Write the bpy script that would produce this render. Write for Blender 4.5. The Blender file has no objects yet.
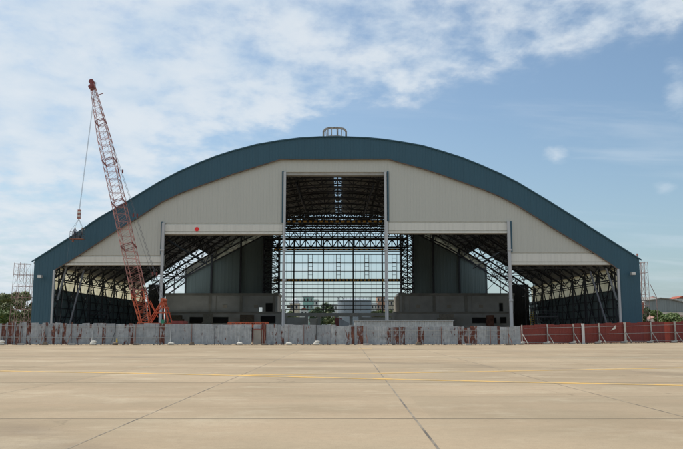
import bpy, bmesh, math, random
from mathutils import Vector, Matrix
random.seed(7)
S = bpy.context.scene
COL = S.collection
R = math.radians

# ------------------------------------------------------------ camera model
F, CX, CY, TH, H = 750.0, 341.5, 224.5, R(8.006), 1.7
def P(px, py, Y):
    """point on the upright plane at distance Y that the photograph shows at px,py"""
    u = (px-CX)/F; v = (CY-py)/F
    dy = math.cos(TH)-v*math.sin(TH); dz = math.sin(TH)+v*math.cos(TH)
    t = Y/dy
    return Vector((u*t, Y, H+dz*t))
def G(px, py, z=0.0):
    """point on the ground"""
    u = (px-CX)/F; v = (CY-py)/F
    dy = math.cos(TH)-v*math.sin(TH); dz = math.sin(TH)+v*math.cos(TH)
    t = (z-H)/dz
    return Vector((u*t, dy*t, z))
def X(px, py, Y): return P(px, py, Y).x
def Z(py, Y, px=CX): return P(px, py, Y).z

cam = bpy.data.cameras.new('camera'); co = bpy.data.objects.new('camera', cam); COL.objects.link(co)
co.location = (0, 0, H); co.rotation_euler = (R(90)+TH, 0, 0)
cam.sensor_width = 36; cam.lens = 36*F/683; cam.clip_end = 9000; cam.clip_start = 0.1
S.camera = co

# ------------------------------------------------------------ materials
MATS = {}
def new_mat(name):
    m = bpy.data.materials.new(name); m.use_nodes = True
    nt = m.node_tree; b = nt.nodes['Principled BSDF']
    MATS[name] = m
    return m, nt, b
def ramp(nt, fac, stops):
    r = nt.nodes.new('ShaderNodeValToRGB')
    el = r.color_ramp.elements
    while len(el) < len(stops): el.new(0.5)
    for e, (p, c) in zip(el, stops):
        e.position = p; e.color = (*c, 1) if len(c) == 3 else c
    nt.links.new(fac, r.inputs[0]); return r.outputs[0]
def coords(nt, scale=(1, 1, 1), rnd=False, kind='Object', loc=(0, 0, 0)):
    tc = nt.nodes.new('ShaderNodeTexCoord'); mp = nt.nodes.new('ShaderNodeMapping')
    mp.inputs['Scale'].default_value = scale; mp.inputs['Location'].default_value = loc
    src = tc.outputs[kind]
    if rnd:
        oi = nt.nodes.new('ShaderNodeObjectInfo'); ad = nt.nodes.new('ShaderNodeVectorMath'); ad.operation = 'ADD'
        mu = nt.nodes.new('ShaderNodeMath'); mu.operation = 'MULTIPLY'; mu.inputs[1].default_value = 97
        nt.links.new(oi.outputs['Random'], mu.inputs[0]); nt.links.new(mu.outputs[0], ad.inputs[1]); nt.links.new(src, ad.inputs[0])
        src = ad.outputs[0]
    nt.links.new(src, mp.inputs[0]); return mp.outputs[0]
def noise(nt, vec, scale, detail=4, rough=0.55):
    n = nt.nodes.new('ShaderNodeTexNoise'); n.inputs['Scale'].default_value = scale
    n.inputs['Detail'].default_value = detail; n.inputs['Roughness'].default_value = rough
    nt.links.new(vec, n.inputs['Vector']); return n.outputs['Fac']
def mixc(nt, fac, a, b, blend='MIX'):
    m = nt.nodes.new('ShaderNodeMix'); m.data_type = 'RGBA'; m.blend_type = blend
    for i, v in ((0, fac), (6, a), (7, b)):
        if isinstance(v, (int, float)): m.inputs[i].default_value = v
        elif isinstance(v, (tuple, list)): m.inputs[i].default_value = (*v, 1)
        else: nt.links.new(v, m.inputs[i])
    return m.outputs[2]
def math_(nt, op, a, b=0.0, c=None, clamp=False):
    n = nt.nodes.new('ShaderNodeMath'); n.operation = op; n.use_clamp = clamp
    for i, v in enumerate((a, b) if c is None else (a, b, c)):
        if isinstance(v, (int, float)): n.inputs[i].default_value = v
        else: nt.links.new(v, n.inputs[i])
    return n.outputs[0]
def bump(nt, b, h, strength=0.3, dist=0.05):
    bp = nt.nodes.new('ShaderNodeBump'); bp.inputs['Strength'].default_value = strength; bp.inputs['Distance'].default_value = dist
    nt.links.new(h, bp.inputs['Height']); nt.links.new(bp.outputs[0], b.inputs['Normal'])
def simple(name, c, rough=0.6, metal=0.0, var=0.18, scale=1.0, stretch=(1, 1, 1), rnd=True):
    m, nt, b = new_mat(name)
    n = noise(nt, coords(nt, stretch, rnd), scale)
    lo = tuple(v*(1-var) for v in c); hi = tuple(min(1, v*(1+var)) for v in c)
    nt.links.new(ramp(nt, n, [(0.3, lo), (0.7, hi)]), b.inputs['Base Color'])
    b.inputs['Roughness'].default_value = rough; b.inputs['Metallic'].default_value = metal
    return m
def clad(name, c, rough=0.5, streak=0.12, var=0.05):
    """profiled sheet: faint sheet-to-sheet differences and rain streaks"""
    m, nt, b = new_mat(name)
    big = noise(nt, coords(nt, (0.9, 0.9, 0.0)), 1.1, 1, 0.4)
    st = noise(nt, coords(nt, (3.0, 3.0, 0.07)), 1.0, 5, 0.6)
    gr = noise(nt, coords(nt, (0.12, 0.12, 0.2)), 1.0, 3)
    c1 = mixc(nt, big, tuple(v*(1-var) for v in c), tuple(v*(1+var) for v in c))
    c2 = mixc(nt, math_(nt, 'MULTIPLY', ramp(nt, st, [(0.45, (0, 0, 0)), (0.75, (1, 1, 1))]), streak), c1, tuple(v*0.45 for v in c))
    c3 = mixc(nt, math_(nt, 'MULTIPLY', gr, 0.22), c2, tuple(v*0.72 for v in c))
    nt.links.new(c3, b.inputs['Base Color']); b.inputs['Roughness'].default_value = rough
    return m
M = {}
M['blue'] = clad('blue_profiled_sheet', (0.027, 0.089, 0.127), 0.5, 0.15, 0.07)
M['grey'] = clad('pale_grey_profiled_sheet', (0.505, 0.505, 0.455), 0.6, 0.07, 0.02)
M['white'] = clad('white_painted_steel', (0.68, 0.665, 0.60), 0.5, 0.30, 0.03)
M['column'] = clad('column_paint', (0.50, 0.51, 0.52), 0.5, 0.30, 0.03)
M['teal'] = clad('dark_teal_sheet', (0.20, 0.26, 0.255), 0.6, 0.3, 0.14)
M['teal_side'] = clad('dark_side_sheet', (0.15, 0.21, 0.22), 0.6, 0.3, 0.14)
M['roof'] = clad('roof_sheet', (0.36, 0.36, 0.36), 0.6, 0.2, 0.08)
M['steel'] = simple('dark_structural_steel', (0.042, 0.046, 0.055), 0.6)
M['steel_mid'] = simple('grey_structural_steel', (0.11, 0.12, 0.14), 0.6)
M['pale_steel'] = simple('pale_painted_steel', (0.30, 0.33, 0.36), 0.5)
M['blue_steel'] = simple('blue_painted_steel', (0.015, 0.026, 0.055), 0.5)
M['galv_steel'] = simple('galvanised_tube', (0.42, 0.42, 0.40), 0.5, 0.3)
M['rust_trim'] = simple('rust_brown_trim', (0.13, 0.085, 0.06), 0.8, var=0.4, scale=0.6)
M['rustbar'] = simple('rusty_tube', (0.22, 0.10, 0.07), 0.8, var=0.45, scale=1.5)
M['scaf'] = simple('scaffold_tube', (0.36, 0.24, 0.22), 0.8, var=0.5, scale=1.2)
M['concrete_dark'] = simple('unpainted_render', (0.40, 0.40, 0.38), 0.9, var=0.22, scale=0.35)
M['concrete_mid'] = simple('grey_render', (0.60, 0.62, 0.62), 0.9, var=0.15, scale=0.35)
M['concrete_pale'] = simple('pale_render', (0.55, 0.52, 0.46), 0.9, var=0.15, scale=0.5)
M['dark'] = simple('dark_opening', (0.02, 0.022, 0.024), 0.8)
M['orange'] = simple('orange_paint', (0.80, 0.46, 0.07), 0.5)
M['black'] = simple('black_paint', (0.015, 0.015, 0.016), 0.5)
M['crane'] = simple('orange_red_crane_paint', (0.42, 0.185, 0.155), 0.55, var=0.5, scale=0.9)
M['crane_low'] = simple('bright_orange_crane_paint', (0.52, 0.115, 0.05), 0.55, var=0.3, scale=0.8)
M['crane_dark'] = simple('dark_red_crane_paint', (0.20, 0.03, 0.025), 0.5, var=0.3)
M['rope'] = simple('steel_rope', (0.13, 0.13, 0.14), 0.6)
M['green'] = simple('green_paint', (0.02, 0.22, 0.12), 0.5)
M['redsheet'] = None
M['red_disc'] = simple('red_disc_paint', (0.85, 0.012, 0.012), 0.4, var=0.02)
M['bag'] = simple('white_woven_bag', (0.66, 0.63, 0.56), 0.9, var=0.2, scale=3)
M['block'] = simple('cast_block', (0.38, 0.36, 0.32), 0.95, var=0.25, scale=3)
M['timber'] = simple('weathered_timber', (0.20, 0.16, 0.12), 0.9, var=0.3, scale=3)
M['beige_door'] = simple('beige_door_sheet', (0.30, 0.275, 0.24), 0.7, var=0.15, scale=1)
M['yellow'] = simple('yellow_paint', (0.65, 0.45, 0.05), 0.5)
M['skin'] = simple('skin', (0.30, 0.16, 0.10), 0.6)
M['cloth_a'] = simple('navy_cloth', (0.03, 0.045, 0.08), 0.9)
M['cloth_b'] = simple('grey_cloth', (0.12, 0.13, 0.13), 0.9)
M['trouser'] = simple('dark_trouser_cloth', (0.03, 0.03, 0.035), 0.9)
M['bark'] = simple('bark', (0.10, 0.075, 0.05), 0.95, var=0.3, scale=3)
M['tank'] = clad('grey_tank_paint', (0.27, 0.31, 0.35), 0.5, 0.3, 0.04)
M['shed_blue'] = clad('grey_blue_shed_sheet', (0.20, 0.24, 0.25), 0.6, 0.4, 0.12)
M['shed_roof'] = clad('dull_shed_roof', (0.22, 0.22, 0.20), 0.7, 0.3, 0.1)
M['mint'] = simple('mint_render', (0.30, 0.50, 0.44), 0.9, var=0.1, scale=0.3)
M['cream'] = simple('cream_render', (0.58, 0.52, 0.40), 0.9, var=0.1, scale=0.3)
M['pinkish'] = simple('salmon_render', (0.52, 0.30, 0.20), 0.9, var=0.12, scale=0.3)
M['offwhite'] = simple('offwhite_render', (0.66, 0.65, 0.62), 0.9, var=0.1, scale=0.3)
M['tile'] = simple('red_roof_tile', (0.33, 0.085, 0.05), 0.9, var=0.25, scale=0.8)
M['glassdark'] = simple('dark_window_glass', (0.03, 0.04, 0.05), 0.15)

m, nt, b = new_mat('daylight_glow_pane'); M['daylit'] = m
b.inputs['Base Color'].default_value = (.6, .65, .65, 1); b.inputs['Emission Color'].default_value = (.8, .9, .92, 1); b.inputs['Emission Strength'].default_value = 0.45  # pane glows to stand in for daylight seen through the block
# corrugated zinc hoarding, three states of wear
def zinc(name, lo, hi, base=(0.37, 0.39, 0.405)):
    m, nt, b = new_mat(name)
    v = coords(nt, (1, 1, 1), True)
    vs = coords(nt, (2.6, 2.6, 0.85), True)
    n1 = noise(nt, vs, 1.1, 6, 0.65)
    n2 = noise(nt, v, 2.5, 5, 0.6)
    n3 = noise(nt, coords(nt, (5, 5, 0.5), True), 1.2, 4)
    zn = mixc(nt, ramp(nt, n2, [(0.3, (0, 0, 0)), (0.7, (1, 1, 1))]), tuple(c*0.72 for c in base), tuple(c*1.22 for c in base))
    zn = mixc(nt, math_(nt, 'MULTIPLY', ramp(nt, n3, [(0.5, (0, 0, 0)), (0.72, (1, 1, 1))]), 0.45), zn, (0.62, 0.62, 0.60))
    oi = nt.nodes.new('ShaderNodeObjectInfo')
    zn = mixc(nt, math_(nt, 'MULTIPLY', oi.outputs['Random'], 0.5), zn, (0.19, 0.21, 0.235))
    rc = ramp(nt, n2, [(0.3, (0.055, 0.018, 0.013)), (0.5, (0.125, 0.035, 0.022)), (0.72, (0.24, 0.10, 0.055))])
    fac = ramp(nt, n1, [(lo, (0, 0, 0)), (hi, (1, 1, 1))])
    nt.links.new(mixc(nt, fac, zn, rc), b.inputs['Base Color'])
    b.inputs['Metallic'].default_value = 0.15; b.inputs['Roughness'].default_value = 0.6
    return m
M['zinc0'] = zinc('galvanised_sheet', 0.60, 0.66)
M['zinc1'] = zinc('stained_galvanised_sheet', 0.50, 0.58)
M['zinc2'] = zinc('rusted_sheet', 0.40, 0.50)
M['zincpale'] = zinc('pale_galvanised_sheet', 0.70, 0.78, (0.48, 0.50, 0.50))
m, nt, b = new_mat('red_painted_sheet'); M['redsheet'] = m
n = noise(nt, coords(nt, (2.2, 2.2, 0.4), True), 1.2, 5, 0.6)
oi = nt.nodes.new('ShaderNodeObjectInfo')
cc = mixc(nt, n, (0.135, 0.019, 0.015), (0.235, 0.034, 0.025))
cc = mixc(nt, math_(nt, 'MULTIPLY', oi.outputs['Random'], 0.5), cc, (0.25, 0.04, 0.02))
cc = mixc(nt, ramp(nt, noise(nt, coords(nt, (1, 1, 1), True), 3.0, 6, 0.7), [(0.66, (0, 0, 0)), (0.72, (0.7, 0.7, 0.7))]), cc, (0.30, 0.20, 0.17))
nt.links.new(cc, b.inputs['Base Color']); b.inputs['Roughness'].default_value = 0.6
M['redsheet_bright'] = simple('brighter_red_sheet', (0.36, 0.055, 0.03), 0.6, var=0.2, scale=1)

# translucent cream panels
m, nt, b = new_mat('cream_translucent_panel'); M['translucent'] = m
tr = nt.nodes.new('ShaderNodeBsdfTranslucent'); df = nt.nodes.new('ShaderNodeBsdfDiffuse'); mx = nt.nodes.new('ShaderNodeMixShader')
nz = noise(nt, coords(nt, (0.8, 0.5, 0.8)), 0.8, 4)
cc = ramp(nt, nz, [(0.3, (0.74, 0.72, 0.60)), (0.7, (0.93, 0.91, 0.80))])
nt.links.new(cc, tr.inputs[0]); nt.links.new(cc, df.inputs[0]); mx.inputs[0].default_value = 0.25
nt.links.new(tr.outputs[0], mx.inputs[1]); nt.links.new(df.outputs[0], mx.inputs[2])
nt.links.new(mx.outputs[0], nt.nodes['Material Output'].inputs[0])

m2 = m.copy(); m2.name = 'shaded_translucent_panel'; M['translucent_shaded'] = m2  # same cream sheet under less sun, the dimness put into its colour
for n_ in m2.node_tree.nodes:
    if n_.type == 'VALTORGB': n_.color_ramp.elements[0].color = (0.36, 0.36, 0.31, 1); n_.color_ramp.elements[1].color = (0.50, 0.49, 0.43, 1)
def leafmat(name, a, b_, c_):
    m, nt, b = new_mat(name)
    g = nt.nodes.new('ShaderNodeNewGeometry')
    n = noise(nt, coords(nt, (1, 1, 1)), 0.6, 2)
    f = math_(nt, 'ADD', math_(nt, 'MULTIPLY', g.outputs['Random Per Island'], 0.65), math_(nt, 'MULTIPLY', n, 0.4))
    nt.links.new(ramp(nt, f, [(0.15, a), (0.5, b_), (0.9, c_)]), b.inputs['Base Color'])
    b.inputs['Roughness'].default_value = 0.65
    b.inputs['Subsurface Weight'].default_value = 0
    return m
M['leaf'] = leafmat('mixed_green_leaves', (0.065, 0.095, 0.03), (0.12, 0.155, 0.052), (0.20, 0.205, 0.09))
M['leaf_bright'] = leafmat('fresh_green_leaves', (0.06, 0.105, 0.026), (0.11, 0.17, 0.042), (0.19, 0.24, 0.075))
M['leaf_dark'] = leafmat('dark_green_leaves', (0.03, 0.06, 0.024), (0.065, 0.11, 0.04), (0.11, 0.15, 0.06))

# ------------------------------------------------------------ object helpers
def tag(o, label=None, cat=None, group=None, kind=None):
    if label: o['label'] = label
    if cat: o['category'] = cat
    if group: o['group'] = group
    if kind: o['kind'] = kind
    return o
def empty(name, loc, label, cat, group=None):
    o = bpy.data.objects.new(name, None); COL.objects.link(o); o.location = loc
    o.empty_display_size = 0.3
    return tag(o, label, cat, group)
class MB:
    def __init__(s): s.v = []; s.f = []
    def add(s, vs, fs):
        n = len(s.v); s.v += [tuple(v) for v in vs]; s.f += [tuple(i+n for i in f) for f in fs]
    def box(s, x0, x1, y0, y1, z0, z1):
        s.add([(x0, y0, z0), (x1, y0, z0), (x1, y1, z0), (x0, y1, z0), (x0, y0, z1), (x1, y0, z1), (x1, y1, z1), (x0, y1, z1)],
              [(0, 3, 2, 1), (4, 5, 6, 7), (0, 1, 5, 4), (1, 2, 6, 5), (2, 3, 7, 6), (3, 0, 4, 7)])
        return s
    def bar(s, a, b, r, n=4, r2=None):
        a = Vector(a); b = Vector(b); d = b-a
        if d.length < 1e-6: return s
        d.normalize(); up = Vector((0, 0, 1)) if abs(d.z) < 0.95 else Vector((0, 1, 0))
        p = d.cross(up).normalized(); q = p.cross(d).normalized(); r2 = r if r2 is None else r2
        vs = []
        for (c, rr) in ((a, r), (b, r2)):
            for i in range(n):
                t = 2*math.pi*(i+0.5)/n; vs.append(c+(p*math.cos(t)+q*math.sin(t))*rr)
        fs = [(i, (i+1) % n, n+(i+1) % n, n+i) for i in range(n)]+[tuple(range(n))[::-1], tuple(range(n, 2*n))]
        s.add(vs, fs); return s
    def build(s, name, mat, parent=None, smooth=False):
        me = bpy.data.meshes.new(name)
        off = parent_loc(parent)
        me.from_pydata([(v[0]-off[0], v[1]-off[1], v[2]-off[2]) for v in s.v], [], s.f)
        me.materials.append(mat if not isinstance(mat, str) else M[mat])
        bm = bmesh.new(); bm.from_mesh(me); bmesh.ops.recalc_face_normals(bm, faces=bm.faces); bm.to_mesh(me); bm.free()
        if smooth:
            for p in me.polygons: p.use_smooth = True
        o = bpy.data.objects.new(name, me); COL.objects.link(o)
        if parent: o.parent = parent
        return o
def parent_loc(p):
    v = Vector((0, 0, 0))
    while p is not None: v += p.location; p = p.parent
    return v
def own(mb, name, mat, base, label, cat, group=None, smooth=False):
    """a thing that is one mesh, its origin at its base"""
    mb.v = [(v[0]-base[0], v[1]-base[1], v[2]-base[2]) for v in mb.v]
    o = mb.build(name, mat, None, smooth); o.location = base
    return tag(o, label, cat, group)
def lattice(mb, A, B, r, rw=None, posts=True):
    rw = rw or r*0.6
    for i in range(len(A)-1):
        mb.bar(A[i], A[i+1], r); mb.bar(B[i], B[i+1], r)
        if posts: mb.bar(A[i], B[i], rw)
        if i % 2: mb.bar(A[i], B[i+1], rw)
        else: mb.bar(B[i], A[i+1], rw)
    mb.bar(A[-1], B[-1], rw)
def lerp(a, b, t): return a+(b-a)*t
def interp(pts, x):
    if x <= pts[0][0]: i = 0
    elif x >= pts[-1][0]: i = len(pts)-2
    else:
        i = 0
        while pts[i+1][0] < x: i += 1
    (x0, z0), (x1, z1) = pts[i], pts[i+1]
    return z0+(z1-z0)*(x-x0)/(x1-x0)
def ribbed(mb, x0, x1, zb, zt, y, pitch=0.45, depth=0.05, thick=0.16, tofront=True, axis='x'):
    """profiled sheet between two heights; closed so it has real thickness"""
    zb_ = zb if callable(zb) else (lambda x: zb); zt_ = zt if callable(zt) else (lambda x: zt)
    n = max(1, round((x1-x0)/pitch)); p = (x1-x0)/n; prof = []
    for i in range(n):
        b = x0+i*p
        prof += [(b, 0), (b+p*0.62, 0), (b+p*0.70, depth), (b+p*0.92, depth)]
    prof.append((x1, 0))
    s = -1 if tofront else 1
    vs = []
    for (x, d) in prof:
        yy = y+s*d; bk = y-s*thick
        for (Y_, Z_) in ((yy, zb_(x)), (yy, zt_(x)), (bk, zb_(x)), (bk, zt_(x))):
            vs.append((x, Y_, Z_) if axis == 'x' else (Y_, x, Z_))
    fs = []
    for i in range(len(prof)-1):
        a = 4*i; c = a+4
        fs += [(a, c, c+1, a+1), (a+2, a+3, c+3, c+2), (a+1, c+1, c+3, a+3), (a, a+2, c+2, c)]
    L = 4*(len(prof)-1)
    fs += [(0, 1, 3, 2), (L, L+2, L+3, L+1)]
    mb.add(vs, fs)
    return mb

# ------------------------------------------------------------ the ground
def sheet(name, x0, x1, y0, y1, z, mat):
    mb = MB(); mb.add([(x0, y0, z), (x1, y0, z), (x1, y1, z), (x0, y1, z)], [(0, 1, 2, 3)])
    o = mb.build(name, mat); o['kind'] = 'structure'; return o
m, nt, b = new_mat('dry_grass_and_dirt')
v = coords(nt)
cc = mixc(nt, ramp(nt, noise(nt, v, 0.03, 6), [(0.4, (0, 0, 0)), (0.6, (1, 1, 1))]), (0.07, 0.09, 0.035), (0.20, 0.17, 0.12))
nt.links.new(mixc(nt, noise(nt, v, 0.8, 6), cc, (0.05, 0.06, 0.03)), b.inputs['Base Color']); b.inputs['Roughness'].default_value = 0.95
sheet('ground', -3500, 3500, -500, 6500, -0.02, m)

# concrete apron
y1 = G(341, 418.6).y; SLABD = G(341, 396).y-y1; gxA = G(364, 352).x
m, nt, b = new_mat('apron_concrete')
v = coords(nt)
big = noise(nt, coords(nt, (0.5, 1, 1)), 0.13, 5, 0.6)
mid = noise(nt, coords(nt, (0.7, 1, 1)), 0.5, 6, 0.65)
fine = noise(nt, v, 6.0, 8, 0.75)
grit = noise(nt, v, 45.0, 3, 0.7)
c = mixc(nt, ramp(nt, big, [(0.42, (0, 0, 0)), (0.58, (1, 1, 1))]), (0.315, 0.246, 0.164), (0.405, 0.322, 0.222))
c = mixc(nt, math_(nt, 'MULTIPLY', ramp(nt, mid, [(0.38, (0, 0, 0)), (0.62, (1, 1, 1))]), 0.45), c, (0.42, 0.31, 0.208))
# pale efflorescence in streaky patches
pal = ramp(nt, noise(nt, coords(nt, (0.9, 1.0, 1), loc=(3, 7, 0)), 0.36, 9, 0.68), [(0.53, (0, 0, 0)), (0.70, (1, 1, 1))])
c = mixc(nt, math_(nt, 'MULTIPLY', pal, 0.42), c, (0.60, 0.52, 0.39))
# dark tyre and oil staining
mp_ = nt.nodes.new('ShaderNodeMapping'); mp_.inputs['Rotation'].default_value = (0, 0, 0.9); mp_.inputs['Scale'].default_value = (0.5, 2.2, 1); nt.links.new(v, mp_.inputs[0])
sm = ramp(nt, noise(nt, mp_.outputs[0], 0.5, 8, 0.7), [(0.57, (0, 0, 0)), (0.70, (1, 1, 1))])
c = mixc(nt, math_(nt, 'MULTIPLY', sm, 0.38), c, (0.58, 0.50, 0.38))
dk = ramp(nt, noise(nt, coords(nt, (0.30, 0.9, 1), loc=(13, 1, 0)), 0.5, 6, 0.6), [(0.54, (0, 0, 0)), (0.72, (1, 1, 1))])
c = mixc(nt, math_(nt, 'MULTIPLY', dk, 0.40), c, (0.235, 0.175, 0.11))
c = mixc(nt, math_(nt, 'MULTIPLY', ramp(nt, fine, [(0.3, (1, 1, 1)), (0.55, (0, 0, 0))]), 0.30), c, (0.22, 0.175, 0.12))
c = mixc(nt, math_(nt, 'MULTIPLY', ramp(nt, grit, [(0.3, (1, 1, 1)), (0.55, (0, 0, 0))]), 0.38), c, (0.15, 0.12, 0.085))
# every slab was poured on its own day
brk = nt.nodes.new('ShaderNodeTexWhiteNoise'); brk.noise_dimensions = '2D'
fl = nt.nodes.new('ShaderNodeVectorMath'); fl.operation = 'FLOOR'
SLABMAP = coords(nt, (1/5.35, 1/SLABD, 1), loc=(-gxA/5.35, -y1/SLABD, 0)); nt.links.new(SLABMAP, fl.inputs[0]); nt.links.new(fl.outputs[0], brk.inputs[0])
c = mixc(nt, math_(nt, 'MULTIPLY', brk.outputs['Value'], 0.30), c, (0.22, 0.185, 0.13))
vo = nt.nodes.new('ShaderNodeTexVoronoi'); vo.inputs['Scale'].default_value = 0.30; nt.links.new(v, vo.inputs['Vector'])
spots = ramp(nt, vo.outputs['Distance'], [(0.015, (1, 1, 1)), (0.04, (0, 0, 0))])
c = mixc(nt, math_(nt, 'MULTIPLY', spots, 0.5), c, (0.08, 0.07, 0.06))
nt.links.new(c, b.inputs['Base Color']); b.inputs['Roughness'].default_value = 0.9
b.inputs['Specular IOR Level'].default_value = 0.15
# rubber tracks left by turning wheels, and hairline cracks
wv = nt.nodes.new('ShaderNodeTexWave'); wv.wave_type = 'RINGS'; wv.rings_direction = 'Z'; wv.inputs['Scale'].default_value = 0.012; wv.inputs['Distortion'].default_value = 1.5; wv.inputs['Detail'].default_value = 1
nt.links.new(coords(nt, (1, 1, 1), loc=(38, 12, 0)), wv.inputs['Vector'])
tm = math_(nt, 'MULTIPLY', ramp(nt, wv.outputs['Fac'], [(0.97, (0, 0, 0)), (0.995, (1, 1, 1))]), ramp(nt, mid, [(0.42, (0, 0, 0)), (0.6, (1, 1, 1))]))
c = mixc(nt, math_(nt, 'MULTIPLY', tm, 0.35), c, (0.12, 0.10, 0.08))
vc = nt.nodes.new('ShaderNodeTexVoronoi'); vc.feature = 'DISTANCE_TO_EDGE'; vc.inputs['Scale'].default_value = 0.16
wob = nt.nodes.new('ShaderNodeVectorMath'); wob.operation = 'ADD'; nt.links.new(v, wob.inputs[0])
nzc = nt.nodes.new('ShaderNodeTexNoise'); nzc.inputs['Scale'].default_value = 0.9; nzc.inputs['Detail'].default_value = 5; nt.links.new(v, nzc.inputs['Vector']); nt.links.new(nzc.outputs['Color'], wob.inputs[1])
nt.links.new(wob.outputs[0], vc.inputs['Vector'])
ck = math_(nt, 'MULTIPLY', ramp(nt, vc.outputs['Distance'], [(0.0, (1, 1, 1)), (0.0035, (0, 0, 0))]), ramp(nt, noise(nt, coords(nt, loc=(5, 0, 0)), 0.11, 3), [(0.52, (0, 0, 0)), (0.6, (1, 1, 1))]))
c = mixc(nt, math_(nt, 'MULTIPLY', ck, 0.5), c, (0.10, 0.08, 0.055))
nt.links.new(c, b.inputs['Base Color'])
bump(nt, b, fine, 0.15, 0.01)
M['apron'] = m
D, D2 = 115.0, 190.0
sheet('apron', -190, 190, -60, 215, 0.0, m)

# joints between the slabs: thin strips 4 mm above the slab
m, nt, b = new_mat('joint_sealant')
nn = noise(nt, coords(nt, (1, 1, 1)), 0.45, 6, 0.7)
nt.links.new(ramp(nt, nn, [(0.40, (0.30, 0.25, 0.18)), (0.54, (0.15, 0.125, 0.10)), (0.66, (0.05, 0.045, 0.04))]), b.inputs['Base Color'])
b.inputs['Roughness'].default_value = 0.9; M['joint'] = m
m, nt, b = new_mat('worn_joint')
nn = noise(nt, coords(nt, (1, 1, 1)), 0.10, 8, 0.75)
nt.links.new(ramp(nt, nn, [(0.42, (0.36, 0.29, 0.20)), (0.54, (0.25, 0.20, 0.145)), (0.66, (0.07, 0.06, 0.05))]), b.inputs['Base Color'])
b.inputs['Roughness'].default_value = 0.9; M['joint2'] = m
def strip(mb, pts, w, z):
    for i in range(len(pts)-1):
        a = Vector(pts[i]); c = Vector(pts[i+1]); d = (c-a); d.z = 0; d.normalize(); n = Vector((-d.y, d.x, 0))*w/2
        mb.add([(a.x-n.x, a.y-n.y, z), (c.x-n.x, c.y-n.y, z), (c.x+n.x, c.y+n.y, z), (a.x+n.x, a.y+n.y, z)], [(0, 1, 2, 3)])
def wobble(a, c, n, amp):
    out = []
    for i in range(n+1):
        p = Vector(a).lerp(Vector(c), i/n); p.x += random.uniform(-amp, amp); p.y += random.uniform(-amp, amp)*0.3; out.append(p)
    return out
xA = [G(361, 347).x, G(438, 449).x]
mb = MB()
gA, gB = G(364, 352), G(438, 449)
dirA = (gB-gA)
def lineA(y, off=0): t = (y-gA.y)/(gB.y-gA.y); return gA.x+(gB.x-gA.x)*t+off
W = 5.35
mb = MB()
strip(mb, wobble((lineA(-40), -40, 0), (lineA(84), 84, 0), 60, 0.004), 0.045, 0.003)
mb.build('slab_joint_dark', 'joint')['kind'] = 'structure'
m, nt, b = new_mat('filled_joint')
nn = noise(nt, coords(nt, (1, 1, 1)), 0.35, 6, 0.7)
nt.links.new(ramp(nt, nn, [(0.42, (0.385, 0.315, 0.22)), (0.60, (0.30, 0.24, 0.17)), (0.72, (0.18, 0.15, 0.11))]), b.inputs['Base Color'])
b.inputs['Roughness'].default_value = 0.9; M['joint3'] = m
for grp, mt, nm in ((lambda k: abs(k) == 1, 'joint', 'slab_joint_side'), (lambda k: abs(k) > 1, 'joint3', 'slab_joint_filled')):
    mb = MB()
    for k in range(-14, 15):
        if k == 0 or not grp(k): continue
        strip(mb, wobble((lineA(-40, k*W), -40, 0), (lineA(88, k*W), 88, 0), 40, 0.004), 0.028, 0.003)
    mb.build(nm, mt)['kind'] = 'structure'
y1 = G(341, 418.6).y; y2 = G(341, 396).y; st = y2-y1
for sel, mt, nm in (((6, 7), 'joint2', 'slab_joint_cross'), (None, 'joint3', 'slab_joint_cross_filled')):
    mb = MB()
    for i in range(20):
        if (i in (6, 7)) != (sel is not None): continue
        y = y1+st*(i-6)
        strip(mb, wobble((-100, y, 0), (100, y, 0), 90, 0.05), 0.045 if i < 8 else 0.07, 0.0045)
    mb.build(nm, mt)['kind'] = 'structure'
# pale worn line on the far slabs
mb = MB(); strip(mb, [(-60, G(341, 358).y, 0), (60, G(341, 357).y, 0)], 0.22, 0.006)
m, nt, b = new_mat('worn_pale_line')
nt.links.new(ramp(nt, noise(nt, coords(nt), 0.3, 5), [(0.4, (0.40, 0.34, 0.24)), (0.65, (0.52, 0.47, 0.38))]), b.inputs['Base Color']); b.inputs['Roughness'].default_value = 0.9
mb.build('worn_white_line', m)['kind'] = 'structure'
# yellow taxi lines
m, nt, b = new_mat('yellow_line_paint')
nn = noise(nt, coords(nt), 1.6, 7, 0.7)
nt.links.new(ramp(nt, nn, [(0.36, (0.38, 0.29, 0.16)), (0.56, (0.60, 0.36, 0.085))]), b.inputs['Base Color']); b.inputs['Roughness'].default_value = 0.8
for (name, pts, w) in (('taxi_line', [(-120, 368.6), (0, 371), (171, 373.9), (342, 378), (513, 382), (683, 385.3), (820, 388.4)], 0.44),
                       ('taxi_line', [(236, 375.2), (342, 373.9), (513, 371), (683, 367.8), (820, 365.5)], 0.34),
                       ('taxi_line_mark', [(358, 348.7), (372, 348.7)], 0.7)):
    mb = MB(); strip(mb, [G(*p) for p in pts], w, 0.006 if name == 'taxi_line' and w < 0.40 else 0.0075)
    mb.build(name, m)['kind'] = 'structure'

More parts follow.
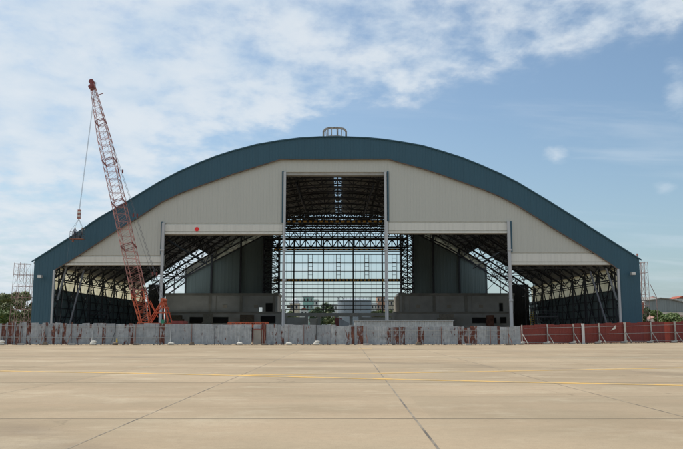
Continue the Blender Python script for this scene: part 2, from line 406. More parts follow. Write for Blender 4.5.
# ------------------------------------------------------------ hangar
hb = P(337, 330, D); hg = empty('aircraft_hangar', (hb.x, D, 0), 'huge arched aircraft hangar with blue fascia, pale grey cladding and tall stepped central door opening', 'hangar')
outer_px = [(35, 260.3), (52, 249.5), (70, 238), (100, 218.3), (125, 203.8), (160, 182.5), (180, 172), (200, 163.3), (216, 157), (233, 151.5), (257, 145.2), (280, 141.2),
            (300, 138.7), (320, 137.6), (340, 137.4), (367, 138.4), (383, 140), (400, 142.4), (422, 146.3), (442, 152), (462, 158.4), (480, 165.6), (500, 174.4), (517, 183), (548, 201.6), (577, 219.8), (600, 234.3), (638.5, 258.8)]
inner_px = [(54, 271), (66, 264), (80.8, 254.8), (120, 229), (136, 220), (162, 202.8), (182, 193.4), (200, 186.6), (232, 175.2), (256, 167.6), (281, 159.9), (388, 159.7), (400, 163.3), (420, 168.6), (440, 175), (483, 190.2), (500, 197.3), (516, 205.6), (538, 219.3), (560, 233), (590, 251), (609, 263.3), (618, 270)]
op = [P(a, b_, D) for a, b_ in outer_px]; ip = [P(a, b_, D) for a, b_ in inner_px]
OUT = [(p.x, p.z) for p in op]; INN = [(p.x, p.z) for p in ip]
zout = lambda x: interp(OUT, x); zin = lambda x: interp(INN, x)
XL, XR = OUT[0][0], OUT[-1][0]; XC = (XL+XR)/2
xil, xir = INN[0][0], INN[-1][0]
# fascia
ribbed(MB(), xil, xir, zin, zout, D-0.2, 0.45, 0.025, 0.5).build('fascia', 'blue', hg)
for (a, c) in ((XL, xil), (xir, XR)):
    leg = ribbed(MB(), a, c, 0.0, zout, D-0.203, 0.45, 0.025, 0.5).build('corner_wall', 'blue', hg)
for i, (a, c) in enumerate(((XL+.02, xil-.02), (xir+.02, XR-.02))):   # return faces of the corner
    mb = MB(); mb.box(a+(.0 if i==0 else .9), c-(.9 if i==0 else 0), D+0.31, D+3.2, 0, 8.9); mb.build('corner_return', 'blue', hg)
# brown trim under the fascia
mb = MB()
for i in range(len(INN)-1):
    mb.bar((INN[i][0], D-0.30, INN[i][1]), (INN[i+1][0], D-0.30, INN[i+1][1]), 0.085)
mb.build('fascia_trim', 'rust_trim', hg)
# eave capping along the roof edge
mb = MB()
OUTX = [(XL-0.35, OUT[0][1]-0.25)]+OUT+[(XR+0.35, OUT[-1][1]-0.25)]
for i in range(len(OUTX)-1):
    mb.bar((OUTX[i][0], D-0.32, OUTX[i][1]+0.02), (OUTX[i+1][0], D-0.32, OUTX[i+1][1]+0.02), 0.12)
mb.build('roof_capping', 'blue', hg)
# grey wall above the doors
segs = [(66, 163, 255.0), (163, 283.6, 223.0), (283.6, 387.6, 172.0), (387.6, 510, 221.8), (510, 612, 252.4)]
for (a, c, yb) in segs:
    zb = Z(yb, D); x0 = X(a, yb, D); x1 = X(c, yb, D)
    if a == 66: x0 = X(76, yb, D)
    if c == 612: x1 = X(596, yb, D)
    ribbed(MB(), x0, x1, (lambda x, zb=zb: min(zb, zin(x)+0.2)), (lambda x: zin(x)+0.3), D+0.1, 0.45, 0.020, 0.25).build('wall_cladding', 'grey', hg)
# white door headers
def header(a, c, yt, y1_, y2_, yb):
    x0 = X(a, yb, D); x1 = X(c, yb, D)
    mb = MB()
    mb.box(x0, x1, D+0.25, D+1.5, Z(y1_, D), Z(yt-0.5, D))          # recessed neck
    mb.box(x0, x1, D-0.02, D+1.5, Z(y2_, D), Z(y1_, D)-0.003)
    mb.box(x0, x1, D+0.12, D+1.5, Z(y2_+0.9, D)+0.003, Z(y2_, D)-0.003)
    mb.box(x0, x1, D-0.10, D+1.5, Z(yb, D), Z(y2_+0.9, D))
    return mb.build('door_header', 'white', hg)
header(60, 162, 255, 256.6, 262.3, 265.0)
header(163.2, 282.5, 223, 224.6, 231.1, 234.0)
header(388.5, 508, 221.8, 223.4, 230.3, 233.0)
header(511, 615, 252.4, 254.0, 261.4, 264.6)
mb = MB(); mb.box(X(285, 172, D), X(386, 172, D), D+0.35, D+1.4, Z(174.8, D), Z(171.5, D)); mb.build('door_header', 'concrete_dark', hg)  # centre header coloured dark grey to stand for its shaded underside
# guide columns and blue corner trims
def column(pt, yt, w, name='door_column', mat='column', y0=D-0.35, y1=D+0.15, zb=0.0):
    x = X(pt, yt, D); mb = MB(); z = Z(yt, D)
    mb.box(x-w/2, x+w/2, y0, y1, zb, z)
    mb.box(x-w/2-0.03, x-w/2-0.003, y0-0.03, y0+0.1, zb, z); mb.box(x+w/2+0.003, x+w/2+0.03, y0-0.03, y0+0.1, zb, z)
    return mb.build(name, mat, hg)
column(285.2, 172.5, 0.33, mat='column'); column(385.0, 172.5, 0.33)
mb = MB(); xx = X(284.6, 222, D); mb.box(xx-0.22, xx+0.02, D-0.45, D+0.2, 0, Z(223, D)); mb.build('door_column', 'column', hg)
mb = MB(); xx = X(386.0, 222, D); mb.box(xx-0.02, xx+0.22, D-0.45, D+0.2, 0, Z(222, D)); mb.build('door_column', 'column', hg)
column(163.9, 223, 0.34); column(508.0, 222, 0.40)
column(54.9, 270, 0.20, y0=D-0.4, y1=D); column(617.3, 269, 0.24, y0=D-0.4, y1=D)
for (p, ya, yb_) in ((162.3, 222.0, 254.5), (283.2, 171.5, 222.8), (387.6, 171.5, 221.5), (510.6, 221.5, 252.0)):
    x = X(p, ya, D); mb = MB(); mb.box(x-0.13, x+0.13, D-0.12, D+0.3, Z(yb_, D), Z(ya, D)); mb.build('corner_trim', 'blue', hg)
# joints on the guide columns
for p in (285.2, 385.0, 163.9, 508.0):
    for yy in (250, 280, 300):
        x = X(p, 223, D); mb = MB(); zz = Z(yy, D)
        mb.box(x-0.30, x+0.30, D-0.50, D-0.455, zz-0.12, zz+0.12); mb.build('splice_plate', 'column', hg)

# roof: two curved slopes with an open ridge slot behind the front bays
def roof_part(xa, xb, ya, yb_, name='roof'):
    n = 48; vs = []; fs = []
    for i in range(n+1):
        x = lerp(xa, xb, i/n); z = zout(min(max(x, XL), XR)) if XL <= x <= XR else OUT[0][1]-0.25
        vs += [(x, ya, z), (x, yb_, z), (x, ya, z-0.22), (x, yb_, z-0.22)]
    for i in range(n):
        a = 4*i; c = a+4
        fs += [(a, a+1, c+1, c), (a+2, c+2, c+3, a+3), (a, c, c+2, a+2), (a+1, a+3, c+3, c+1)]
    L = 4*n; fs += [(0, 2, 3, 1), (L, L+1, L+3, L+2)]
    mb = MB(); mb.add(vs, fs); return mb.build(name, 'roof', hg)
XO = 33.0
roof_part(XL-0.3, XC-XO, D+0.32, 177.0); roof_part(XC+XO, XR+0.3, D+0.32, 177.0)
roof_part(XC-XO+.003, XC-0.75, D+0.32, D2); roof_part(XC+0.75, XC+XO-.003, D+0.32, D2)
roof_part(XC-0.75, XC+0.75, D+0.32, D+9, 'ridge_cap')
for k in range(34):
    y = D+10+k*2.0; z = zout(XC)-0.12; MB().box(XC-0.75, XC+0.75, y, y+0.45, z-0.1, z+0.06).build('ridge_slat', 'steel', hg)
# ridge ventilator hoops on top
xa, xb = X(323.5, 133, D), X(346, 133, D); zt = Z(130.2, D+2); z0 = zout(XC)-0.1
mb = MB()
for y in (D+0.8, D+6.0):
    pr = [(xa, z0), (xa, zt-0.55), (xa+0.35, zt-0.15), (xa+0.9, zt), (xb-0.9, zt), (xb-0.35, zt-0.15), (xb, zt-0.55), (xb, z0)]
    for (p, q) in zip(pr, pr[1:]): mb.bar((p[0], y, p[1]), (q[0], y, q[1]), 0.20)
    for t in (0.2, 0.36, 0.64, 0.8): mb.bar((lerp(xa, xb, t), y, z0), (lerp(xa, xb, t), y, zt), 0.11)
    for t in (0.26, 0.7): mb.box(lerp(xa, xb, t)-.15, lerp(xa, xb, t)+.15, y-.2, y+.2, z0, z0+0.42)
for (x, z) in ((xa+0.35, zt-0.15), (xb-0.35, zt-0.15), (XC, zt), (xa, zt-0.55), (xb, zt-0.55)):
    mb.bar((x, D+0.8, z), (x, D+6.0, z), 0.06)
mb.build('ridge_vent_frame', simple('weathered_vent_steel', (0.30, 0.28, 0.25), 0.8, var=0.5, scale=2), hg)
mb = MB(); xx = X(365, 138, D); mb.box(xx-.2, xx+.2, D+.3, D+.7, zout(xx)-0.1, zout(xx)+0.3); mb.build('roof_vent_cap', 'steel', hg)

# trusses across the hall
NT = 11
for k in range(NT):
    y = D+2.6+k*7.2
    A = []; B = []
    n = 30
    for i in range(n+1):
        x = lerp(XL+0.6, XR-0.6, i/n); z = zout(x)-0.55
        A.append(Vector((x, y, z)))
        B.append(Vector((lerp(x, XC, 0.035), y, z-2.3)))
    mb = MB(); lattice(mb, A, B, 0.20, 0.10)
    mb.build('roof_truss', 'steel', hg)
# trusses along the hall
for j in range(1, 12):
    x = lerp(XL, XR, j/12)
    A = []; B = []
    for i in range(31):
        y = lerp(D+2.6, D2-1, i/30); A.append(Vector((x, y, zout(x)-0.6))); B.append(Vector((x+0.01, y, zout(x)-2.7)))
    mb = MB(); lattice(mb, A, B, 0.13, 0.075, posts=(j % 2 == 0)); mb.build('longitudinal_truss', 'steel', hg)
# purlins and flat bracing
for i in range(1, 40):
    x = lerp(XL, XR, i/40)
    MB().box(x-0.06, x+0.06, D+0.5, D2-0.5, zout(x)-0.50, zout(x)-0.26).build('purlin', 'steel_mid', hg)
for k in (0, 1, 3, 5, 6, 8, 9):
    mb = MB()
    for i in range(0, 38, 2):
        xa_, xb_ = lerp(XL+.6, XR-.6, i/38), lerp(XL+.6, XR-.6, (i+2)/38)
        ya, yb_ = D+2.6+k*7.2, D+2.6+(k+1)*7.2
        mb.bar((xa_, ya, zout(xa_)-2.7), (xb_, yb_, zout(xb_)-2.7), 0.06)
        mb.bar((xb_, ya, zout(xb_)-2.7), (xa_, yb_, zout(xa_)-2.7), 0.06)
    mb.build('roof_bracing', 'steel_mid', hg)
# blue struts under the roof
for (a, c, ya, yb_) in (((168, 240), (207, 264), 128, 150), ((500, 252), (473, 268), 128, 150), ((296, 183), (306, 212), 130, 146), ((374, 184), (364, 214), 130, 146)):
    MB().bar(P(*a, ya), P(*c, yb_), 0.17).build('brace', 'blue_steel', hg)

# side walls: dark sheet below, cream translucent panels above
zc = Z(286.5, D, 55); ze = OUT[0][1]-0.35
for s, xw in ((1, XL+0.25), (-1, XR-0.25)):
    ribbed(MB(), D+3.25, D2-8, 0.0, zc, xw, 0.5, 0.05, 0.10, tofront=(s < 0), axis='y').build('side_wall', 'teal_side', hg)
    for k in range(9):
        y0, y1_ = D+0.4+k*7.2, D+0.4+(k+1)*7.2-0.15
        MB().box(xw-0.03, xw+0.03, y0, y1_, zc+0.02, ze).build('translucent_panel', 'translucent', hg)
    mb = MB()
    for z in [0.9+1.45*i for i in range(8)]:
        mb.box(xw+s*0.15, xw+s*0.30, D+0.4, D2-8, z, z+0.14)
    mb.build('side_girts', 'steel', hg)
    for k in range(10):
        y = D+2.6+k*7.2
        mb = MB()
        xo = xw+s*0.5; xi_ = xw+s*2.6
        A = [Vector((xo, y, z)) for z in [i*1.45 for i in range(9)]]; B = [Vector((xi_, y, z)) for z in [i*1.45 for i in range(9)]]
        A = A[::2]; B = B[::2]; lattice(mb, A, B, 0.13, 0.07, posts=False)
        if k < 9:
            mb.bar((xo, y, 0.3), (xo, y+7.2, 11.2), 0.13); mb.bar((xo, y+7.2, 0.3), (xo, y, 11.2), 0.13)
            mb.bar((xi_, y, 9.6), (xi_, y+7.2, 9.6), 0.13)
        mb.build('side_column', 'steel', hg)
# pale raking struts just inside the front corners
for (a, c) in (((66.5, 267), (57.5, 300)), ((606, 268), (617, 300)), ((590, 271), (609, 331)), ((84, 270), (68, 331))):
    MB().bar(P(*a, D+1.8), P(*c, D+1.8), 0.16).build('raking_strut', 'pale_steel' if c[1] < 320 else 'steel_mid', hg)
# outrigger frames behind the side headers
for (a, c) in ((66, 160), (512, 608)):
    A = []; B = []
    for i in range(13):
        px = lerp(a, c, i/12); A.append(P(px, 262, D+2)); B.append(P(px, 268, D+2))
    mb = MB(); lattice(mb, A[::2], B[::2], 0.09, 0.05); mb.build('header_truss', 'steel', hg)

# rear wall
sc2 = (D2-1)
def px2(p, y, Y=D2-1): return X(p, y, Y)
RL = [(185, 277.5), (198, 270), (240, 248), (262, 236.5), (273, 229.5)]
RR = [(412.5, 230), (424, 237.5), (445, 248.5), (487, 271)]
for pts in (RL, RR):
    W_ = [P(a, b_, D2-1) for a, b_ in pts]; L_ = [(p.x, p.z) for p in W_]
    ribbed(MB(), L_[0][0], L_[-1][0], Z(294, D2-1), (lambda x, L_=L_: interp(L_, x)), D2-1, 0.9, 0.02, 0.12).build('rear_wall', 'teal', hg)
    # cream strip between that wall and the roof edge
    mb = MB()
    vs = []; n = 30
    for i in range(n+1):
        x = lerp(L_[0][0], L_[-1][0], i/n); vs += [(x, D2-0.7, interp(L_, x)+0.02), (x, D2-0.7, max(zout(x)-0.3, interp(L_, x)+0.05)), (x, D2-0.64, interp(L_, x)+0.02), (x, D2-0.64, max(zout(x)-0.3, interp(L_, x)+0.05))]
    fs = []
    for i in range(n): a = 4*i; c = a+4; fs += [(a, c, c+1, a+1), (a+2, a+3, c+3, c+2), (a, a+2, c+2, c), (a+1, c+1, c+3, a+3)]
    mb.add(vs, fs); mb.build('translucent_panel', 'translucent_shaded', hg)
    mb = MB()
    for a_, b_ in zip(L_, L_[1:]): mb.bar((a_[0], D2-1.3, a_[1]), (b_[0], D2-1.3, b_[1]), 0.2)
    mb.build('wall_capping', 'steel', hg)
for p in (212, 241, 433, 459):
    x = px2(p, 270); MB().box(x-0.22, x+0.22, D2-1.6, D2-1.15, Z(294, D2-1), zout(x)-1).build('rear_wall_post', 'steel', hg)
# big open lattice of the rear door: jamb towers
for (a, c) in ((265, 280), (400, 412)):
    mb = MB(); x0, x1 = px2(a, 260), px2(c, 260); zz0, zz1 = Z(294.5, D2-3), Z(228, D2-3)
    n = 12
    cols = [(x0, D2-4.5), (x1, D2-4.5), (x1, D2-1.4), (x0, D2-1.4), ((x0+x1)/2, D2-4.5)]
    for (x, y) in cols: mb.bar((x, y, zz0), (x, y, zz1), 0.22)
    for i in range(n):
        za, zb_ = lerp(zz0, zz1, i/n), lerp(zz0, zz1, (i+1)/n)
        for j in range(4):
            p, q = cols[j], cols[(j+1) % 4]
            mb.bar((*p, za), (*q, za), 0.13); mb.bar((*(p if i % 2 else q), za), (*(q if i % 2 else p), zb_), 0.13)
        mb.bar((x0, D2-4.5, za), ((x0+x1)/2, D2-4.5, zb_), 0.11); mb.bar((x1, D2-4.5, za), ((x0+x1)/2, D2-4.5, zb_), 0.11)
    mb.build('lattice_tower', 'steel', hg)
XO0, XO1 = px2(276, 280), px2(404, 280)
for p in (294, 323.5, 353, 382.3):
    x = px2(p, 280); MB().box(x-0.17, x+0.17, D2-1.2, D2-0.9, Z(313, D2), Z(240, D2)).build('mullion', 'steel', hg)
for yy in [254.3, 262.7, 271, 284.2, 288.4, 292.6, 296.8, 301, 305.2, 309.2]:
    z = Z(yy, D2-1); MB().box(XO0, XO1, D2-0.88, D2-0.72, z-0.09, z+0.09).build('girt', 'steel_mid', hg)
for px_ in (308.5, 336.5, 364.5, 392):      # ladder frames
    mb = MB(); x0, x1 = px2(px_, 265), px2(px_+4.2, 265)
    z0_, z1_ = Z(279, D2-1), Z(254, D2-1)
    for x in (x0, x1): mb.bar((x, D2-1.3, z0_), (x, D2-1.3, z1_), 0.10)
    for i in range(7): z = lerp(z0_, z1_, i/6); mb.bar((x0, D2-1.3, z), (x1, D2-1.3, z), 0.07)
    mb.build('access_ladder', 'pale_steel', hg)
mb = MB()                                    # thin hanging rods in the lower grid
for p in [281+5.3*i for i in range(23)]:
    if i % 2: pass
    x = px2(p, 290); mb.bar((x, D2-0.8, Z(311, D2)), (x, D2-0.8, Z(254, D2)), 0.035)
mb.build('sag_rods', 'steel_mid', hg)
# deep trusses over the rear opening
for (ya, yb_, yy, r) in ((239.3, 247.4, D2-3, 0.22), (239.6, 247.0, D2-1.4, 0.17), (226.5, 231.5, D2-1.2, 0.14), (218.5, 224.5, D2-8, 0.19), (231, 238, D2-12, 0.17), (213.5, 218, D2-22, 0.17), (224, 229, D2-18, 0.14)):
    A = []; B = []
    for i in range(27):
        p = lerp(268, 408, i/26); A.append(P(p, ya, yy)); B.append(P(p, yb_, yy))
    mb = MB(); lattice(mb, A, B, r*1.35, r*0.8); mb.build('rear_truss', 'steel', hg)
mb = MB()
for yy in (218.5, 222.5, 226, 229.5, 233.5, 236.5, 251.0):
    z = Z(yy, D2-1); mb.box(XO0, XO1, D2-0.9, D2-0.75, z-0.11, z+0.11)
for a_, c_ in (((311, 222), (318, 240)), ((365, 222), (358, 240)), ((284, 222), (300, 240)), ((392, 222), (376, 240)), ((338, 222), (338, 240))):
    mb.bar(P(*a_, D2-1.6), P(*c_, D2-1.6), 0.13)
mb.build('upper_girts', 'steel', hg)
# blocks and open framing at the rear corners
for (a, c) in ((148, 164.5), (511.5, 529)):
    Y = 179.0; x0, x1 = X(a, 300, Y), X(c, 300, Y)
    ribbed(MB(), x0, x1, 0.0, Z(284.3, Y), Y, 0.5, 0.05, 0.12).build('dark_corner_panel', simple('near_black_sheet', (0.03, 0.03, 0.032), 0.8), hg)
for (a, c) in ((163, 186), (486, 514)):
    mb = MB(); n = 2
    for i in range(n+1):
        x = px2(lerp(a, c, i/n), 280); mb.bar((x, D2-1, 8.0), (x, D2-1, zout(x)-0.5), 0.15)
        if i < n:
            q = px2(lerp(a, c, (i+1)/n), 280); mb.bar((x, D2-1, 15), (q, D2-1, 15), 0.11); mb.bar((x, D2-1, 11.5), (q, D2-1, 15), 0.09)
    mb.build('open_framing', 'steel', hg)
# floodlights on the blue corners
for (p, y, s) in ((39.5, 276.5, 1), (633.5, 273.5, -1)):
    c = P(p, y, D-1.4); w = 0.30
    f = MB().box(c.x-w, c.x+w, c.y-0.1, c.y+0.55, c.z-0.20, c.z+0.24).build('floodlight', 'galv_steel', hg)
    MB().box(c.x-w+.05, c.x+w-.05, c.y-0.13, c.y-0.103, c.z-0.15, c.z+0.19).build('lens', 'offwhite', f)
    MB().bar((c.x, c.y+0.55, c.z+.1), (c.x, D-0.2, c.z+.1), 0.06).build('bracket', 'steel_mid', f)
c = P(637.3, 255.5, D); mb = MB(); mb.bar((c.x, D, OUT[-1][1]-.05), (c.x, D, c.z), 0.04); mb.bar((c.x, D, c.z), (c.x, D, c.z+0.32), 0.14, 8)
mb.build('obstruction_light', 'crane', hg)
# round red disc on the left middle header
c = P(197, 229, D-0.03); mb = MB(); mb.bar((c.x, D-0.023, c.z), (c.x, D-0.10, c.z), 0.33, 24)
own(mb, 'round_disc', 'red_disc', (c.x, D-0.023, c.z), 'small round bright red disc on the white door header left of the centre opening', 'disc')

# ------------------------------------------------------------ overhead travelling crane beams (inside)
def striped_beam(name, a, c, py, Y, h, label, pitch, lat=None):
    e = empty(name, (0, Y, Z(py, Y)), label, 'overhead crane')
    x0, x1 = X(a, py, Y), X(c, py, Y); z = Z(py, Y)
    MB().box(x0, x1, Y, Y+0.35, z-h/2, z+h/2).build('girder', 'black', e)
    mb = MB(); n = int((x1-x0)/pitch)
    for i in range(n): mb.box(x0+i*pitch, x0+i*pitch+pitch*0.55, Y-0.05, Y-0.003, z-h/2+.03, z+h/2-.03)
    mb.build('stripe', 'orange', e)
    if lat:
        A = []; B = []
        for i in range(33): x = lerp(x0, x1, i/32); A.append(Vector((x, Y+0.2, z+h/2+lat))); B.append(Vector((x, Y+0.2, z+h/2+0.05)))
        mb = MB(); lattice(mb, A, B, 0.11, 0.07)
        mb.build('lattice_beam', 'steel', e); mb = MB()
        A2 = [p+Vector((0, 2.4, 0)) for p in A]; B2 = [p+Vector((0, 2.4, 0)) for p in B]
        lattice(mb, A2, B2, 0.11, 0.07); mb.build('lattice_beam', 'steel', e)
    return e
striped_beam('overhead_crane', 250, 420, 221.6, 152, 0.42, 'overhead crane bridge nearest the ceiling with a row of orange marks under its lattice', 1.1, 2.0)
striped_beam('overhead_crane', 274, 404, 249.3, D2-6, 0.42, 'black striped beam directly beneath the deep rear door truss', 1.25)
striped_beam('overhead_crane', 274, 404, 280.0, D2-2.2, 0.66, 'orange and black striped beam halfway up the open rear grid', 0.9)

# ------------------------------------------------------------ office blocks at the back of the hangar
def window(mb, x0, x1, z0, z1, y): mb.box(x0, x1, y-0.05, y+0.02, z0, z1)
def office(a, c, label, pil, wins, lowx):
    Y = 178.0
    e = empty('office_block', (X((a+c)/2, 320, Y), Y, 0), label, 'building', 'office blocks at the rear of the hangar')
    x0, x1 = X(a, 300, Y), X(c, 300, Y); zt_, zm = Z(293.6, Y), Z(312, Y)
    MB().box(x0, x1, Y+0.6, Y+11, 0, zt_-0.4).build('upper_wall', 'concrete_mid', e)
    MB().box(x0-.2, x1+.2, Y+0.2, Y+11.2, zt_-0.397, zt_+0.15).build('parapet', 'concrete_dark', e)
    for p in pil:
        x = X(p, 300, Y); MB().box(x-0.3, x+0.3, Y+0.25, Y+0.597, zm+.1, zt_-0.42).build('pilaster', 'concrete_dark', e)
    for p in pil:
        x = X(p+6, 300, Y); MB().bar((x, Y+.5, zm+.1), (x, Y+.5, zt_-.42), 0.07).build('downpipe', 'offwhite' if p % 2 else 'galv_steel', e)
        x = X(p+15, 300, Y); MB().box(x-.45, x+.45, Y+.2, Y+.597, zm+1.0, zm+1.7).build('vent_unit', 'concrete_pale', e)
    l0, l1 = X(lowx[0], 316, Y-4), X(lowx[1], 316, Y-4)
    MB().box(l0, l1, Y-4, Y+0.58, 0, zm-0.35).build('lower_wall', 'concrete_mid', e)
    MB().box(l0-.2, l1+.2, Y-4.5, Y+0.58, zm-0.347, zm).build('ledge', 'concrete_dark', e)
    for (wa, wb, ya, yb_, up, mt) in wins:
        yy = Y+0.6 if up else Y-4
        xa_, xb_ = X(wa, ya, yy), X(wb, ya, yy)
        f = MB().box(xa_-.08, xb_+.08, yy-0.12, yy-0.003, Z(yb_, yy)-.08, Z(ya, yy)+.08).build('window', 'concrete_dark', e)
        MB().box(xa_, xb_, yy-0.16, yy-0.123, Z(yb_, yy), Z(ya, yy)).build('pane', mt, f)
    return e
office(165, 277.5, 'two-storey grey office block with small lit window, a glowing pane for daylight, left of the rear opening', (210, 241, 274),
       [(190, 203, 317, 323, 0, 'dark'), (213, 228.5, 317, 323, 0, 'dark'), (261, 275.5, 316, 323, 0, 'dark'), (259.2, 262.4, 307.3, 311.8, 1, 'daylit'), (266, 275, 303, 312, 1, 'dark')], (165, 282))
office(399.5, 514, 'two-storey grey office block right of the rear opening with narrow dark door', (403, 434, 466),
       [(472, 486, 317.5, 323, 0, 'dark'), (492, 496, 317.5, 323, 0, 'dark'), (500, 506, 317, 323, 0, 'dark'), (499, 502.5, 303, 311, 1, 'dark')], (394, 513))
for (px_, w_, h_, mt, lab) in ((176, 2.6, 5.0, 'timber', 'brown timber crate pile left of the windows of the left office block'), (207, 2.0, 5.3, 'block', 'pale block pile between the two left windows of the left office block'),
        (246, 3.0, 5.1, 'timber', 'brown board pile near the right window of the left office block'), (446, 3.0, 5.2, 'block', 'pale block pile at the left half of the right office block'), (490, 1.5, 5.0, 'rustbar', 'rusty pipe rack between the windows of the right office block')):
    x = X(px_, 320, 168); mb = MB(); zz_ = 0
    for i in range(6):
        hh_ = h_/6; dx_ = random.uniform(-.25, .25); mb.box(x-w_/2+dx_, x+w_/2+dx_, 168, 169.6, zz_+.01, zz_+hh_); zz_ += hh_
    own(mb, 'material_pile', mt, (x, 168, 0), lab, 'material pile')
# end wall of the right block; its sunlit paleness is put into the colour
Y = 178.0; x0 = X(396.3, 300, Y)
o = MB().box(x0, X(399.3, 300, Y), Y+0.8, Y+9, 5.5, Z(296, Y)); own(o, 'lit_end_wall', 'concrete_pale', (x0, Y, 0), 'narrow pale cream end wall, sunlit tone painted in, on the left end of the right office block', 'building')
# low gate canopy between the blocks
Y = 170.0
e = empty('entrance_canopy', (X(340, 316, Y), Y, 0), 'long low grey flat-roofed canopy crossing the rear opening between the office blocks', 'canopy')
MB().box(X(283, 315, Y), X(396, 315, Y), Y, Y+5, Z(316.0, Y), Z(312.8, Y)).build('roof_slab', 'concrete_mid', e)
for p in (285, 306.5, 319, 336.5, 351, 360, 393):
    x = X(p, 320, Y); MB().box(x-0.35, x+0.35, Y+0.3, Y+1.0, 0, Z(316.0, Y)-.003).build('post', 'concrete_mid', e)
MB().box(X(286, 320, Y), X(306, 320, Y), Y+1.2, Y+1.5, 0, Z(317, Y)).build('infill_wall', 'concrete_mid', e)
MB().box(X(361, 320, Y), X(393, 320, Y), Y+1.2, Y+1.5, 0, Z(317, Y)).build('infill_wall', 'concrete_mid', e)
for (a, c, ya, yb_) in ((317.5, 324.5, 313.4, 316.6), (350, 357.5, 313.0, 316.6)):
    o = MB().box(X(a, 315, Y), X(c, 315, Y), Y-0.9, Y-0.15, Z(yb_, Y), Z(ya, Y)).build('soffit_box', 'offwhite', e)
Y = 166.0
for (a, c, ya, yb_, lab) in ((310, 316.5, 318.4, 321.5, 'small white site cabin roof seen under the canopy'),):
    mb = MB(); mb.box(X(a, 320, Y), X(c, 320, Y), Y, Y+2.5, 0, Z(yb_, Y)); mb.box(X(a-.4, 320, Y), X(c+.4, 320, Y), Y-.3, Y+2.8, Z(yb_, Y)+.003, Z(ya, Y))
    own(mb, 'site_cabin', 'offwhite', (X(313, 320, Y), Y, 0), lab, 'cabin')
# leaning sheet stack, red and white, seen under the canopy
mb = MB(); a_ = P(335, 318, 150); mb.box(a_.x, a_.x+1.4, 150, 152, 0, Z(317.5, 150)); own(mb, 'red_container', 'crane_dark', (a_.x, 150, 0), 'dark red steel box behind the grey fence under the canopy', 'container')
e = empty('parked_truck', (X(344, 322, 140), 140, 0), 'white topped truck with sloping tarpaulin behind the fence below the storage tank', 'truck')
x0, x1 = X(339, 320, 140), X(349, 320, 140); z0_ = Z(323, 140); z1_ = Z(318, 140)
mb = MB(); mb.add([(x0, 140, 1.0), (x1, 140, 1.0), (x1, 140, z0_), (x0, 140, z1_), (x0, 142.3, 1.0), (x1, 142.3, 1.0), (x1, 142.3, z0_), (x0, 142.3, z1_)],
                  [(0, 1, 2, 3), (4, 7, 6, 5), (0, 3, 7, 4), (1, 5, 6, 2), (3, 2, 6, 7), (0, 4, 5, 1)]); mb.build('tarpaulin', 'pale_steel', e)
MB().box(x1+.05, x1+1.7, 140.1, 142.2, 0.6, z0_-.3).build('cab', 'offwhite', e)
for dx in (0.4, 1.6, 2.9): MB().bar((x0+dx, 139.95, 0.5), (x0+dx, 140.25, 0.5), 0.5, 16).build('wheel', 'black', e)

# ------------------------------------------------------------ crawler crane
cb = P(152, 323, 101)
cr = empty('crawler_crane', (cb.x, 101, 0), 'orange red crawler crane with long lattice boom standing before the left door', 'crane')
foot = Vector((X(146.3, 323, 99), 99.0, 2.3)); tip = P(92.6, 85.5, 109.5)
ax = (tip-foot); Lb = ax.length; ax.normalize()
side = ax.cross(Vector((0, 1, 0))).normalized(); fr = side.cross(ax).normalized()
def bw(t):     # half width along the boom
    m_ = t*Lb
    if m_ < 4.0: return lerp(0.60, 0.80, m_/4.0)
    if m_ > Lb-10: return lerp(0.80, 0.30, (m_-(Lb-10))/10)
    return 0.80
def sect(t): c = foot+ax*Lb*t; w = bw(t); return [c+side*w*a+fr*w*b_ for a, b_ in ((-1, -1), (1, -1), (1, 1), (-1, 1))]
N = 34; JN = (4, 10, 16, 22, 28)
def boomrange(i0, i1, name, mat, rc, rl):
    mb = MB()
    for i in range(i0, i1):
        a = sect(i/N); c = sect((i+1)/N); m2 = sect((i+.5)/N)
        for j in range(4):
            mb.bar(a[j], c[j], rc)
            k = (j+1) % 4
            mb.bar(a[j], m2[k], rl); mb.bar(m2[k], c[j], rl); mb.bar(a[j], a[k], rl*0.9)
    return mb.build(name, mat, cr)
boomrange(0, 4, 'boom_foot_section', 'crane_low', 0.065, 0.032)
bm_ = boomrange(4, N, 'boom', 'crane', 0.046, 0.021)
for i in JN:
    mb = MB(); s_ = sect(i/N); s2 = sect(i/N+0.006)
    for j in range(4):
        mb.bar(s_[j], s2[j], 0.08); mb.bar(s_[j], s_[(j+1) % 4], 0.045); mb.bar(s2[j], s2[(j+1) % 4], 0.045)
    mb.build('section_joint', 'crane_dark', cr)
mb = MB()
h0 = tip; mb.bar(h0-ax*0.6, h0+ax*0.9, 0.42, 6, 0.26); mb.bar(h0+ax*0.6-fr*0.35, h0+ax*0.6+fr*0.35, 0.38, 16); mb.bar(h0-ax*0.3+side*.25-fr*0.4, h0-ax*0.3+side*.25+fr*0.4, 0.34, 16)
mb.build('boom_head', 'crane_dark', cr)
mb = MB(); a_ = tip-side*0.5-ax*2.0; mb.bar(a_, a_-side*0.8, 0.06); mb.build('head_sheave', 'crane_dark', cr)
